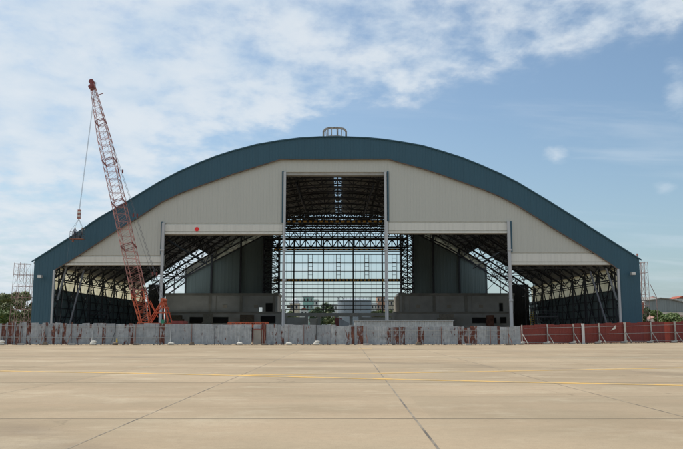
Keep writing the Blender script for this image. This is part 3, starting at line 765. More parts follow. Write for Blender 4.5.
# gantry
gt = P(165.5, 300, 101.5)
gz = gt.z
mb = MB()
for dy in (-0.9, 0.9):
    mb.bar((gt.x-0.2, 101.5+dy, gz), (gt.x+0.9, 101.5+dy, 2.4), 0.08)
    mb.bar((gt.x-0.2, 101.5+dy, gz), (gt.x-2.2, 101.5+dy*1.1, 2.4), 0.08)
    mb.bar((gt.x-0.2, 101.5+dy, gz-0.6), (gt.x+0.2, 101.5+dy, 2.4), 0.08)
    mb.bar((gt.x-1.2, 101.5+dy, 4.0), (gt.x+0.5, 101.5+dy, 4.0), 0.07)
mb.bar((gt.x-0.2, 100.4, gz), (gt.x-0.2, 102.6, gz), 0.22, 8)
mb.bar((gt.x-0.2, 100.7, gz-0.5), (gt.x-0.2, 102.3, gz-0.5), 0.30, 10)
mb.box(gt.x-0.6, gt.x+0.4, 100.6, 102.4, gz-1.1, gz-0.95)
mb.build('gantry', 'crane_low', cr)
mb = MB(); a0 = P(148.5, 300.5, 100.6); mb.bar(a0, P(158, 317, 101), 0.07); mb.bar(a0+Vector((0, 1, 0)), P(158, 317, 102), 0.07)
mb.bar(P(150.5, 322, 101), P(160.5, 304.5, 101), 0.08); mb.bar(P(150.5, 322, 102), P(160.5, 304.5, 102), 0.08)
for t in (0.2, 0.4, 0.6, 0.8): mb.bar(P(150.5, 322, 101).lerp(P(160.5, 304.5, 101), t), P(150.5, 322, 102).lerp(P(160.5, 304.5, 102), t), 0.06)
mb.build('mast', 'crane_low', cr)
bx = X(158, 322, 101)
MB().box(bx-1.4, bx+3.2, 99.7, 102.8, 1.25, 2.65).build('machine_house', 'crane_low', cr)
MB().box(bx+2.2, bx+3.6, 99.5, 103.0, 1.3, 2.9).build('counterweight', 'crane_dark', cr)
cbn = MB().box(bx-2.3, bx-1.42, 99.4, 100.8, 1.25, 2.75).build('cab', 'crane_low', cr)
MB().box(bx-2.2, bx-1.5, 99.36, 99.395, 1.9, 2.6).build('window', 'glassdark', cbn)
MB().box(X(162.3, 321, 100), X(165.3, 321, 100), 99.2, 99.65, 1.6, Z(319.3, 100)).build('fuel_drum', 'green', cr)
for dy in (-1.9, 1.9):
    mb = MB(); yy = 101.2+dy
    for (x_, z_) in ((bx-2.6, 0.5), (bx+2.6, 0.5)): mb.bar((x_, yy-0.4, z_), (x_, yy+0.4, z_), 0.5, 16)
    mb.box(bx-2.6, bx+2.6, yy-0.4, yy+0.4, 0.03, 0.98); mb.build('track', 'black', cr)
MB().bar((bx, 101.2, 0.9), (bx, 101.2, 1.25), 0.9, 16).build('slew_ring', 'black', cr)
MB().box(bx-1.0, bx+1.0, 99.7, 102.7, 0.45, 0.9).build('undercarriage', 'crane_dark', cr)
# pendants to the gantry with spreader links
mb = MB()
pt_top = tip+ax*0.2; g0 = Vector((gt.x-0.2, 101.5, gz))
for dy in (-0.35, 0.35):
    mb.bar(pt_top+Vector((0, dy, 0)), g0+Vector((0, dy, 0)), 0.022)
mb.bar(pt_top-ax*9, g0+Vector((-0.4, 0, 0)), 0.018)
mb.build('pendant_rope', 'rope', cr)
for t in (0.43, 0.635, 0.89):
    c = pt_top.lerp(g0, t)
    for d in ((-0.35, 0), (0.12, 0.35)): MB().bar(c+Vector((d[0], d[1], -0.25)), c+Vector((d[0], d[1], 0.25)), 0.12).build('spreader_link', 'crane_dark', cr)
bk = P(77.2, 238.6, 111.6)     # basket floor centre
hk = P(79.2, 214.5, 111.0)
mb = MB(); a_ = tip-side*0.6+ax*0.4
for dy in (-0.12, 0.12): mb.bar(a_+Vector((0, dy, 0)), hk+Vector((0, dy, 0.6)), 0.020)
mb.build('hoist_rope', 'rope', cr)
hkb = MB().box(hk.x-0.2, hk.x+0.2, hk.y-0.2, hk.y+0.2, hk.z-0.7, hk.z+0.7).build('hook_block', 'crane', cr)
for dz in (-0.25, 0.3): MB().box(hk.x-0.215, hk.x+0.215, hk.y-0.215, hk.y+0.215, hk.z+dz-0.12, hk.z+dz+0.12).build('white_band', 'offwhite', hkb)
# basket
w, dd, hh = 0.95, 0.5, 1.05
be = empty('work_basket', bk, 'open steel work basket slung from the crane in front of the blue roof edge', 'basket')
MB().box(bk.x-w, bk.x+w, bk.y-dd, bk.y+dd, bk.z-0.10, bk.z).build('floor', 'rustbar', be)
mb = MB()
for z in (0.35, 0.7, hh):
    for (p, q) in (((-w, -dd), (w, -dd)), ((w, -dd), (w, dd)), ((w, dd), (-w, dd)), ((-w, dd), (-w, -dd))):
        mb.bar(bk+Vector((*p, z)), bk+Vector((*q, z)), 0.03)
for x in (-w, -w/3, w/3, w):
    for y in (-dd, dd): mb.bar(bk+Vector((x, y, 0)), bk+Vector((x, y, hh)), 0.03)
mb.build('guard_rail', 'steel_mid', be)
mb = MB()
for x in (-w, w):
    for y in (-dd, dd): mb.bar(bk+Vector((x, y, hh)), hk+Vector((0, 0, -0.7)), 0.018)
mb.build('sling', 'rope', be)
mb = MB(); mb.bar(bk+Vector((-w, -dd, 0)), (bk.x-1.6, bk.y-1, 3.0), 0.012); mb.build('tag_line', 'rope', be)
mb = MB(); mb.box(bk.x+0.1, bk.x+0.45, bk.y-0.3, bk.y+0.1, bk.z+0.003, bk.z+0.5)
own(mb, 'toolbox', 'steel', (bk.x+.27, bk.y-.1, bk.z+.003), 'dark upright toolbox on the floor of the hanging work basket', 'toolbox')
MB().box(bk.x-0.6, bk.x-0.35, bk.y-0.5, bk.y-0.3, bk.z-0.55, bk.z-0.101).build('counterweight_box', 'rustbar', be)

def person(base, facing, label, top, lean, arm, group=None):
    """one continuous skinned body"""
    s = 1.70/1.75
    J = {'pel': (0, 0, .93), 'ch': (0, lean*.5, 1.22), 'nk': (0, lean*.9, 1.46), 'hd': (0, lean*1.15, 1.56), 'hd2': (0, lean*1.2, 1.70),
         'sl': (-.19, lean*.8, 1.40), 'el': (-.26, lean*.8+.08, 1.14), 'wl': (-.22, lean*.8+.32, 1.06+arm*.2), 'fl': (-.21, lean*.8+.40, 1.05+arm*.2),
         'sr': (.19, lean*.8, 1.40), 'er': (.28, lean*.8+.10, 1.16+arm*.2), 'wr': (.24, lean*.8+.34, 1.10+arm*.5), 'fr_': (.23, lean*.8+.42, 1.11+arm*.55),
         'hl': (-.10, 0, .88), 'kl': (-.12, .03, .49), 'al': (-.13, -.02, .08), 'tl': (-.14, .14, .03),
         'hr': (.10, 0, .88), 'kr': (.13, .06, .49), 'ar': (.14, 0, .08), 'tr': (.15, .16, .03)}
    E = [('pel', 'ch'), ('ch', 'nk'), ('nk', 'hd'), ('hd', 'hd2'), ('nk', 'sl'), ('sl', 'el'), ('el', 'wl'), ('wl', 'fl'), ('nk', 'sr'), ('sr', 'er'), ('er', 'wr'), ('wr', 'fr_'),
         ('pel', 'hl'), ('hl', 'kl'), ('kl', 'al'), ('al', 'tl'), ('pel', 'hr'), ('hr', 'kr'), ('kr', 'ar'), ('ar', 'tr')]
    RAD = {'pel': .15, 'ch': .155, 'nk': .06, 'hd': .09, 'hd2': .085, 'sl': .065, 'sr': .065, 'el': .045, 'er': .045, 'wl': .032, 'wr': .032, 'fl': .04, 'fr_': .04,
           'hl': .10, 'hr': .10, 'kl': .065, 'kr': .065, 'al': .045, 'ar': .045, 'tl': .045, 'tr': .045}
    keys = list(J); me = bpy.data.meshes.new('person')
    me.from_pydata([tuple(c*s for c in J[k]) for k in keys], [(keys.index(a), keys.index(b_)) for a, b_ in E], [])
    o = bpy.data.objects.new('person', me); COL.objects.link(o)
    md = o.modifiers.new('skin', 'SKIN')
    for k, vv in zip(keys, me.skin_vertices[0].data): vv.radius = (RAD[k], RAD[k]*(.75 if k in ('ch', 'pel') else 1)); vv.use_root = k == 'pel'
    o.modifiers.new('sub', 'SUBSURF').levels = 1; o.modifiers['sub'].render_levels = 2
    # clothing zones by height
    m, nt, b = new_mat('body_'+top)
    tc = nt.nodes.new('ShaderNodeTexCoord'); sp = nt.nodes.new('ShaderNodeSeparateXYZ'); nt.links.new(tc.outputs['Object'], sp.inputs[0])
    cc = ramp(nt, math_(nt, 'DIVIDE', sp.outputs[2], 1.8), [(0.0, (.02, .02, .02)), (0.06, (.04, .04, .05)), (0.52, {'navy': (.03, .05, .10), 'grey': (.16, .17, .17)}[top]), (0.82, (.25, .13, .08))])
    for n_ in nt.nodes:
        if n_.type == 'VALTORGB': n_.color_ramp.interpolation = 'CONSTANT'
    nt.links.new(cc, b.inputs['Base Color']); b.inputs['Roughness'].default_value = .85
    me.materials.append(m)
    o.location = base; o.rotation_euler = (0, 0, facing); tag(o, label, 'person', group)
    hx = Vector(J['hd2'])*s
    mb = MB(); vs = []; fs = []
    for i in range(5):
        t = math.pi/2*i/4.0; rr = .125*math.cos(t) if i < 4 else .01
        for j in range(12): vs.append((hx.x+rr*math.cos(j*math.pi/6), hx.y+rr*1.15*math.sin(j*math.pi/6), hx.z-.03+.14*math.sin(t)))
    for i in range(4):
        for j in range(12): fs.append((i*12+j, i*12+(j+1) % 12, (i+1)*12+(j+1) % 12, (i+1)*12+j))
    mb.add(vs, fs)
    me2 = bpy.data.meshes.new('helmet'); me2.from_pydata(mb.v, [], mb.f); me2.materials.append(M['yellow' if top == 'navy' else 'offwhite'])
    h = bpy.data.objects.new('helmet', me2); COL.objects.link(h); h.parent = o
    return o
person(bk+Vector((-0.42, 0.05, 0.01)), R(15), 'crouched-forward worker in dark navy clothes at the left end of the hanging basket', 'navy', 0.22, 0.2, 'workers in the basket')
person(bk+Vector((0.62, 0.1, 0.01)), R(-20), 'worker in grey shirt standing upright at the right end of the hanging basket', 'grey', 0.05, 1.0, 'workers in the basket')

# ------------------------------------------------------------ hoarding
FY = 88.0
def topz(px):
    return interp([(-80, 2.62), (0, 2.60), (60, 2.50), (160, 2.42), (340, 2.26), (420, 2.02), (450, 2.08), (525, 2.18)], px)
rust = [(-30, -20, 2), (-14, -6, 1), (1, 6, 2), (7, 14, 2), (15, 19, 2), (20, 23, 1), (26, 31, 2), (38, 42, 1), (45, 48, 1), (51, 55, 2), (57, 60, 1), (62, 66, 2), (76, 82, 1), (89, 93, 1), (102, 106, 2),
        (124, 128, 1), (129, 133, 2), (155, 158, 1), (159, 165, 2), (261, 266, 2), (274, 277, 1), (281, 284, 1), (331, 336, 1), (345, 349, 1), (351, 354, 2), (357, 363, 2),
        (386, 391, 1), (393, 399, 2), (400, 405, 2), (418, 424, 2), (458, 461, 2), (464, 467, 2), (470, 477, 2), (497, 500, 2)]
sheets = []
cur = -60.0
for (a, c, k) in rust+[(520.5, 520.5, 0)]:
    gap = a-cur
    if gap > 0.5:
        n = max(1, round(gap/9.2))
        for i in range(n): sheets.append((cur+gap*i/n, cur+gap*(i+1)/n, 0))
    if c > a: sheets.append((a, c, k))
    cur = c
fe = empty('hoarding_fence', (X(230, 344, FY), FY, 0), 'long rust-stained grey corrugated metal hoarding across the front of the hangar', 'fence')
def zig(mb, a, c, z0_, z1a, z1b, pitch=0.19, d=0.035):
    """corrugated sheet from point a to point c (ground xy)"""
    a = Vector(a); c = Vector(c); L_ = (c-a).length; n = max(2, int(L_/pitch))*2
    dr = (c-a)/L_; nr = Vector((dr.y, -dr.x)); vs = []
    for i in range(n+1):
        t = i/n; q = a+dr*L_*t; o_ = d if i % 2 else 0; zz = lerp(z1a, z1b, t)
        f_ = q+nr*o_; g_ = f_-nr*0.015
        vs += [(f_.x, f_.y, z0_), (f_.x, f_.y, zz), (g_.x, g_.y, z0_), (g_.x, g_.y, zz)]
    fs = []
    for i in range(n): k = 4*i; m_ = k+4; fs += [(k, m_, m_+1, k+1), (k+2, k+3, m_+3, m_+2), (k+1, m_+1, m_+3, k+3), (k, k+2, m_+2, m_)]
    mb.add(vs, fs)
for i, (a, c, k) in enumerate(sheets):
    if 252.5 < (a+c)/2 < 262: continue
    x0, x1 = X(a, 335, FY), X(c, 335, FY); j = random.choice((-.1, -.04, 0, 0, .03, .06))+random.uniform(-0.03, 0.03); dy = (i % 2)*0.05+random.uniform(-.02, .02)
    zz0, zz1 = topz(a)+j+random.uniform(-.05, .05), topz(c)+j
    mb = MB(); zig(mb, (x0-.02, FY+dy), (x1+.03, FY+dy+random.uniform(-.04, .04)), random.uniform(0.03, 0.12), zz0, zz1)
    mb.build('sheet', ['zinc0', 'zinc1', 'zinc2'][k], fe)
# beige door in the hoarding
x0, x1 = X(253.5, 335, FY), X(263, 335, FY)
dr = MB().box(x0, x1, FY-0.02, FY+0.04, 0.08, Z(329.3, FY)).build('gate_leaf', 'beige_door', fe)
mb = MB(); mb.bar((x1+.05, FY-.1, 0), (x1+.05, FY-.1, Z(323, FY)), 0.07); mb.bar((x0-.05, FY-.1, 0), (x0-.05, FY-.1, Z(329, FY)), 0.05); mb.bar((x0-.05, FY-.1, Z(329, FY)), (x1+.05, FY-.1, Z(329, FY)), 0.05)
mb.build('gate_frame', 'crane_dark', fe)
mb = MB(); zig(mb, (x0, FY+.08), (x1, FY+.08), Z(329, FY), topz(258), topz(258)); mb.build('sheet', 'zinc0', fe)
mb = MB(); zz = MB()
# rails, posts and braces in front of the sheets
for zf in (0.35, 0.86):
    pr = [-60, 0, 60, 120, 170]
    for a, c in zip(pr, pr[1:]): MB().bar((X(a, 335, FY), FY-0.12, topz(a)*zf), (X(c, 335, FY), FY-0.12, topz(c)*zf), 0.028).build('rail', 'galv_steel', fe)
for zf in (0.5, 0.78):
    MB().bar((X(366, 335, FY), FY-0.12, topz(400)*zf), (X(510, 335, FY), FY-0.12, topz(500)*zf), 0.024).build('rail', 'galv_steel', fe)
posts = [(-25, 0, 's'), (1, 1, 'b'), (21, 0, 's'), (45, 0, 's'), (72, 0, 's'), (93, 1, 'b'), (115.5, 2, 'y'), (136, 0, 's'), (171, 1, 'b'), (192, 0, 's'), (215, 3, None), (239.8, 1, 'b'), (264.5, 0, 's'), (289, 0, 'b'), (304, 0, None), (316.5, 2, 'b'), (366, 0, 's'), (392, 0, None), (418, 0, 's'), (441, 0, None), (468, 0, 's'), (490, 0, None), (508, 0, 's')]
bases = []
for (p, kind, base) in posts:
    x = X(p, 335, FY); tz = topz(p)
    mt = {0: 'rustbar', 1: 'galv_steel', 2: 'black', 3: 'black'}[kind]
    MB().bar((x, FY-0.15, 0), (x, FY-0.15, tz*(1.0 if kind != 1 else .7)+(.12 if p == 72 else 0)), 0.035).build('post', mt, fe)
    if base and kind != 3: MB().bar((x, FY-0.16, tz*0.62), (x+random.uniform(-.25, .25), FY-1.15, 0.05), 0.035).build('brace', mt, fe)
    if base: bases.append((p, base, FY-1.15))

# red hoarding on the right
re = empty('red_hoarding_fence', (X(600, 342, 98), 98, 0), 'dark red painted sheet hoarding with pale posts at the right side', 'fence')
def RY(px): return interp([(520, 91.0), (683, 105.0), (760, 110.5)], px)
def rz(px): return interp([(520, 2.28), (560, 2.40), (683, 2.92), (760, 3.1)], px)
edges = [520.8, 527, 534.5, 541, 547, 554, 560, 566.5, 573, 578, 582.5, 589, 594, 598.6, 606, 612, 618, 624.5, 631, 638, 644, 650.5, 658, 665, 670.5, 674.6, 682, 690, 698, 706, 714, 722, 730, 738, 746]
def rx(p): return X(p, 335, RY(p))
for i, (a, c) in enumerate(zip(edges, edges[1:])):
    mb = MB(); j = random.uniform(-.07, .07)
    zig(mb, (rx(a)-.02, RY(a)+(i % 2)*.04), (rx(c)+.02, RY(c)+random.uniform(0, .1)), 0.06, rz(a)+j, rz(c)+j+random.uniform(-.05, .05), 0.22, 0.04)
    o = mb.build('sheet', 'redsheet_bright' if a == 665 else 'redsheet', re)
for zf in (0.08, 0.48, 0.84):
    for (a, c) in zip([524, 547, 573, 598.6, 624.5, 650.5, 674.6, 706], [547, 573, 598.6, 624.5, 650.5, 674.6, 706, 740]):
        j = random.uniform(-.05, .05)
        MB().bar((rx(a), RY(a)-.13, rz(a)*zf+j), (rx(c), RY(c)-.13, rz(c)*zf+j*.3), 0.026).build('rail', 'galv_steel', re)
for (p, w_, mt) in ((521.5, .05, 'galv_steel'), (547, .06, 'galv_steel'), (573, .05, 'block'), (582.5, .17, 'offwhite'), (598.6, .06, 'block'), (624.5, .13, 'concrete_pale'), (650.5, .06, 'galv_steel'), (674.6, .10, 'block'), (706, .06, 'galv_steel')):
    x = rx(p); y = RY(p); MB().box(x-w_, x+w_, y-.34, y-.17, 0, rz(p)+.03).build('post', mt, re)
    if p != 582.5:
        MB().bar((x, y-.36, rz(p)*.55), (x+.4, y-1.5, .06), 0.05).build('brace', 'block', re); bases.append((p, 'r', y-1.5))
x = rx(613); y = RY(613)
o = MB().add([(x-.35, y-.2, rz(613)*.62), (x+.35, y-.2, rz(613)*.72), (x+.3, y-.2, rz(613)*.88), (x-.35, y-.17, rz(613)*.62), (x+.35, y-.17, rz(613)*.72), (x+.3, y-.17, rz(613)*.88)], [(0, 1, 2), (3, 5, 4), (0, 3, 4, 1), (1, 4, 5, 2), (2, 5, 3, 0)])
mb = MB(); mb.add([(x-.35, y-.2, rz(613)*.62), (x+.35, y-.2, rz(613)*.72), (x+.3, y-.2, rz(613)*.88), (x-.35, y-.17, rz(613)*.62), (x+.35, y-.17, rz(613)*.72), (x+.3, y-.17, rz(613)*.88)], [(0, 1, 2), (3, 5, 4), (0, 3, 4, 1), (1, 4, 5, 2), (2, 5, 3, 0)]); mb.build('loose_flap', 'bag', re)

# ballast at the foot of the posts
def lump(mb, c, sx, sy, sz, seed):
    rnd = random.Random(seed); bm = bmesh.new(); bmesh.ops.create_icosphere(bm, subdivisions=2, radius=1)
    base = len(mb.v)
    for v_ in bm.verts:
        n_ = 1+rnd.uniform(-.1, .1); q = v_.co
        f_ = lambda a: math.copysign(abs(a)**0.6, a)
        mb.v.append((c[0]+f_(q.x)*sx*n_, c[1]+f_(q.y)*sy*n_, max(0.005, c[2]+f_(q.z)*sz*n_)))
    mb.f += [tuple(v_.index+base for v_ in f_.verts) for f_ in bm.faces]; bm.free()
ords = ['first', 'second', 'third', 'fourth', 'fifth', 'sixth', 'seventh', 'eighth', 'ninth', 'tenth', 'eleventh', 'twelfth', 'thirteenth', 'fourteenth', 'fifteenth', 'sixteenth']
cnt = {'b': 0, 's': 0, 'r': 0}
for i, (p, kind, y) in enumerate(bases):
    x = X(p, 343, y) ; mb = MB()
    if kind == 'b':
        lump(mb, (x, y, .15), .36, .25, .15, i)
        if i % 2: lump(mb, (x+.1, y+.02, .38), .30, .22, .12, i+50)
        own(mb, 'sandbag', 'bag', (x, y, 0), 'white sandbag pile at the foot of the grey hoarding, %s from the left' % ords[cnt['b']], 'sandbag', 'sandbags along the hoarding', True); cnt['b'] += 1
    elif kind == 's':
        mb.box(x-.32, x+.32, y-.2, y+.2, 0, .18)
        if i % 3 == 0: mb.box(x-.2, x+.25, y-.16, y+.13, .183, .32)
        o = own(mb, 'ballast_block', 'timber' if i % 2 else 'block', (x, y, 0), 'drab rectangular ballast block at the foot of the grey hoarding, %s from the left' % ords[cnt['s']], 'ballast block', 'ballast blocks along the grey hoarding')
        o.rotation_euler = (0, 0, random.uniform(-.3, .3)); cnt['s'] += 1
    elif kind == 'y':
        lump(mb, (x, y, .16), .30, .25, .16, i); own(mb, 'sandbag', 'timber', (x, y, 0), 'brown sandbag at the foot of the black post in the grey hoarding', 'sandbag', 'sandbags along the hoarding', True)
        mb = MB(); mb.bar((x, y+.5, 0), (x, y+.5, .75), .16, 12, .05)
        own(mb, 'safety_cone', 'yellow', (x, y+.5, 0), 'small yellow cone by the black post of the grey hoarding', 'cone')
    else:
        lump(mb, (x-.1, y, .13), .40, .26, .13, i); lump(mb, (x+.2, y+.05, .26), .24, .18, .12, i+9)
        own(mb, 'rubble_sack', 'block', (x, y, 0), 'beige rubble sacks weighting the red hoarding brace, %s from the left' % ords[cnt['r']], 'sack', 'sacks along the red hoarding', True); cnt['r'] += 1

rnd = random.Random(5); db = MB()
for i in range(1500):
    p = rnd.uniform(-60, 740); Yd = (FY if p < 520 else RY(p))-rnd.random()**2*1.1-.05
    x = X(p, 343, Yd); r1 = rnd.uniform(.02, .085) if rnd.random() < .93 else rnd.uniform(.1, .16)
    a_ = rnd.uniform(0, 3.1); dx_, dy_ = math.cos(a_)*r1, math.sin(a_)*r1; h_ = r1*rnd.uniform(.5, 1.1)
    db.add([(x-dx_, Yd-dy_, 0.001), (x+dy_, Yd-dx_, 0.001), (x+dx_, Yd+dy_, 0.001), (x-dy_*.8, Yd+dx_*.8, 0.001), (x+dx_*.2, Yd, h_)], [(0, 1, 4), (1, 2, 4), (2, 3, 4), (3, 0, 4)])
o = db.build('rubble', simple('dirt_rubble_and_shade', (0.10, 0.085, 0.065), .95, var=.5, scale=2)); tag(o, 'thin line of dirt and rubble darkened for shade lying along the foot of both hoardings', 'rubble', kind='stuff')  # dirt and rubble, colour darkened to carry the shadow at the hoarding foot
# white corrugated low shed behind the hoarding
Y = 93.0; x0, x1 = X(354.5, 324, Y), X(453, 324, Y)
e = empty('low_shed', ((x0+x1)/2, Y, 0), 'long low pale corrugated shed just behind the grey hoarding right of centre', 'shed')
ribbed(MB(), x0, x1, 0, Z(320.9, Y), Y, 0.42, 0.09, 0.05).build('wall', 'zincpale', e)
MB().box(x0-.1, x1+.1, Y-.2, Y+3, Z(320.9, Y)+.003, Z(320.2, Y)).build('roof', 'zincpale', e)
ribbed(MB(), x0, x1, 0, Z(320.9, Y), Y+2.8, 0.24, 0.05, 0.05).build('wall', 'zincpale', e)
for xx in (x0, x1-.06): MB().box(xx, xx+.06, Y+.06, Y+2.7, 0, Z(320.9, Y)).build('end_wall', 'zincpale', e)
# red lattice girder lying behind the hoarding
Y = 92.0
A = [P(lerp(228, 268, i/16), 322.2, Y) for i in range(17)]; B = [Vector((a.x, a.y, a.z-0.55)) for a in A]
mb = MB(); lattice(mb, A, B, 0.06, 0.035)
for s_ in (A, B): pass
A2 = [a+Vector((0, .6, 0)) for a in A]; B2 = [a+Vector((0, .6, 0)) for a in B]; lattice(mb, A2, B2, 0.06, 0.035)
for a_, c_ in zip(A, A2): mb.bar(a_, c_, .03)
for q in (A[0], A[8], A[-1]): mb.bar((q.x, q.y+.3, 0), (q.x, q.y+.3, q.z-.5), .08)
own(mb, 'lattice_girder', 'crane_low', (A[8].x, Y, 0), 'red lattice girder lying level behind the grey hoarding left of the centre door', 'girder')
# yellowish striped ladder in the right side bay
mb = MB(); a0, a1 = P(531, 325, 150), P(534.5, 325, 150); b0, b1 = P(530, 311, 150), P(533.5, 311, 150)
mb.bar((a0.x, 150, 0), b0, .06); mb.bar((a1.x, 150, 0), b1, .06)
for i in range(12): t = i/12+.04; mb.bar(Vector((a0.x, 150, 0)).lerp(b0, t), Vector((a1.x, 150, 0)).lerp(b1, t), .05)
own(mb, 'step_ladder', 'yellow', (a0.x, 150, 0), 'yellow ladder standing inside the right side bay beside the dark panel', 'ladder')
# stored machinery in the side bays, seen as dark shapes
for (p, yy, lab) in ((548, 316, 'dark wheeled work platform standing in the right side bay'), (95, 314, 'dark wheeled work platform standing in the left side bay')):
    Y = 140.0; x = X(p, yy, Y); zt_ = Z(yy, Y)
    e = empty('work_platform', (x, Y, 0), lab, 'platform')
    MB().box(x-2, x+2, Y, Y+1.6, zt_-.2, zt_).build('deck', 'steel_mid', e)
    mb = MB()
    for dx in (-1.9, 1.9):
        for dy in (0.1, 1.5): mb.bar((x+dx, Y+dy, .3), (x+dx, Y+dy, zt_+1.0), .06)
    for dz in (.5, 1.0): mb.bar((x-1.9, Y+.1, zt_+dz), (x+1.9, Y+.1, zt_+dz), .04)
    mb.bar((x-1.9, Y+.1, .4), (x+1.9, Y+.1, zt_-.3), .05); mb.bar((x+1.9, Y+.1, .4), (x-1.9, Y+.1, zt_-.3), .05); mb.build('frame', 'steel_mid', e)
    for dx in (-1.9, 1.9): MB().bar((x+dx, Y-.05, .25), (x+dx, Y+.25, .25), .25, 12).build('wheel', 'black', e)

# ------------------------------------------------------------ scaffolds beside the hangar
def scaffold(pts_bot, pts_top, ylev, Y, dep, label, slant=None):
    e = empty('scaffold_tower', (X(pts_bot[0], 320, Y), Y, 0), label, 'scaffold', 'scaffold towers beside the hangar')
    std = MB(); led = MB()
    for d in (0, dep):
        br = MB()
        cs = []
        for (pb, (pt, yt)) in zip(pts_bot, pts_top):
            b0 = P(pb, 322, Y); a = Vector((b0.x, Y+d, 0)); t_ = P(pt, yt, Y); c = Vector((t_.x, Y+d, t_.z)); cs.append((a, c)); std.bar(a, c, 0.036)
        for yl in ylev:
            zl = Z(yl, Y); prev = None
            for (a, c) in cs:
                if zl > c.z+.05: prev = None; continue
                q = a.lerp(c, zl/c.z)
                if prev is not None: led.bar(prev, q, 0.034)
                prev = q
        for i in range(len(cs)-1):
            for k in range(len(ylev)-1):
                z0_, z1_ = Z(ylev[k+1], Y), Z(ylev[k], Y)
                (a, c), (a2, c2) = cs[i], cs[i+1]
                if z1_ > min(c.z, c2.z)+.05: continue
                br.bar(a.lerp(c, z0_/c.z), a2.lerp(c2, z1_/c2.z), 0.016); br.bar(a2.lerp(c2, z0_/c2.z), a.lerp(c, z1_/c.z), 0.016)
        br.build('cross_braces', 'scaf', e)
    for (pb, (pt, yt)) in zip(pts_bot, pts_top):
        for yl in ylev:
            zl = Z(yl, Y); t_ = P(pt, yt, Y)
            if zl <= t_.z+.05:
                b0 = P(pb, 322, Y); q = Vector((b0.x, Y, 0)).lerp(t_, zl/t_.z); led.bar(q, q+Vector((0, dep, 0)), .03)
    std.build('standards', 'scaf', e); led.build('ledgers', 'scaf', e);
    return e
scaffold([9, 16, 24, 31], [(14.5, 262.5), (20.5, 262), (27, 263.5), (33, 265)], [263.5, 274.5, 286, 297, 309, 321], 120, 1.6, 'rusty scaffold tower rising above the trees left of the hangar')
scaffold([642, 645.5, 650.5], [(641, 261.5), (644.5, 261.5), (647.5, 261.5)], [262, 272.5, 283.5, 294, 305, 316], 121, 1.6, 'rusty scaffold tower against the right corner of the hangar')
mb = MB(); mb.bar(P(650, 284, 121), P(656.5, 297, 121), .05); mb.bar(P(656.5, 297, 121), (X(657.5, 320, 121), 121, 0), .05); mb.bar(P(650, 296, 121), P(656.5, 297, 121), .04)
own(mb, 'scaffold_prop', 'scaf', (X(657.5, 320, 121), 121, 0), 'single leaning prop on the outer side of the right scaffold', 'scaffold prop')

# ------------------------------------------------------------ trees
def tree(px, pytop, Y, wpx, label, mat='leaf', dens=1.0, group='trees beside the hangar', leaf=0.26, name='broadleaf_tree', seed=0):
    rnd = random.Random(seed*131+int(px*7))
    base = Vector((X(px, 322, Y), Y, 0)); ht = Z(pytop, Y); rad = wpx*Y/F/2
    e = empty(name, base, label, 'bush' if 'bush' in name else 'tree', group)
    tr = MB(); th = ht*0.42
    tr.bar(base, base+Vector((0, 0, th)), 0.04*ht*.6, 7, 0.02*ht*.6)
    cl = []
    nl = 11
    for i in range(nl):
        an = rnd.uniform(0, 6.28); rr = rad*rnd.uniform(.15, .72); zz = ht*rnd.uniform(.34, .86)
        rr *= math.sqrt(max(.1, 1-((zz/ht-.55)/.5)**2))
        c = base+Vector((math.cos(an)*rr, math.sin(an)*rr, zz)); r_ = rad*rnd.uniform(.26, .44)
        r_ = min(r_, (ht-zz)*0.95+.15)
        cl.append((c, r_)); tr.bar(base+Vector((0, 0, th*rnd.uniform(.6, 1))), c, 0.012*ht*.6, 5, 0.004*ht)
    tr.build('trunk', 'bark', e)
    cr_ = MB(); n = int(4200*dens)
    for _ in range(n):
        c, r_ = cl[rnd.randrange(nl)]
        d = Vector((rnd.gauss(0, 1), rnd.gauss(0, 1), rnd.gauss(0, 1))); d.normalize()
        p = c+Vector((d.x*r_, d.y*r_, d.z*r_*.85))*(rnd.random()**0.4)*rnd.uniform(.85, 1.12)
        if p.z < 0.1: continue
        s_ = leaf*rnd.uniform(.6, 1.3); u = Vector((rnd.gauss(0, 1), rnd.gauss(0, 1), rnd.gauss(0, .6))).normalized(); w_ = u.cross(d+Vector((.01, 0, .3))).normalized()
        cr_.add([p-u*s_, p-w_*s_*.45, p+u*s_, p+w_*s_*.45], [(0, 1, 2, 3)])
    me = bpy.data.meshes.new('crown'); off = base
    me.from_pydata([(v_[0]-off[0], v_[1]-off[1], v_[2]-off[2]) for v_ in cr_.v], [], cr_.f); me.materials.append(M[mat])
    o = bpy.data.objects.new('crown', me); COL.objects.link(o); o.parent = e
    return e
TL = [(-14, 289, 135, 30, 'leaf', 'broad tree standing at the far left behind the grey hoarding'),
      (5, 291, 132, 27, 'leaf', 'olive green tree at the left edge behind the hoarding'),
      (16, 287.5, 138, 26, 'leaf', 'taller olive tree under the left scaffold tower'),
      (28, 286, 141, 24, 'leaf_bright', 'yellow green tree close to the left corner of the hangar'),
      (11, 305, 124, 22, 'leaf_bright', 'low bright shrubby tree in front of the olive trees at the left'),
      (29, 303, 126, 16, 'leaf', 'small tree against the blue left corner of the hangar'),
      (-2, 306, 122, 18, 'leaf_bright', 'low rounded tree at the far left edge near the fence')]
for i, (a, b_, Y, w_, mt, lab) in enumerate(TL): tree(a, b_, Y, w_, lab, mt, 2.0, seed=i, leaf=.25)
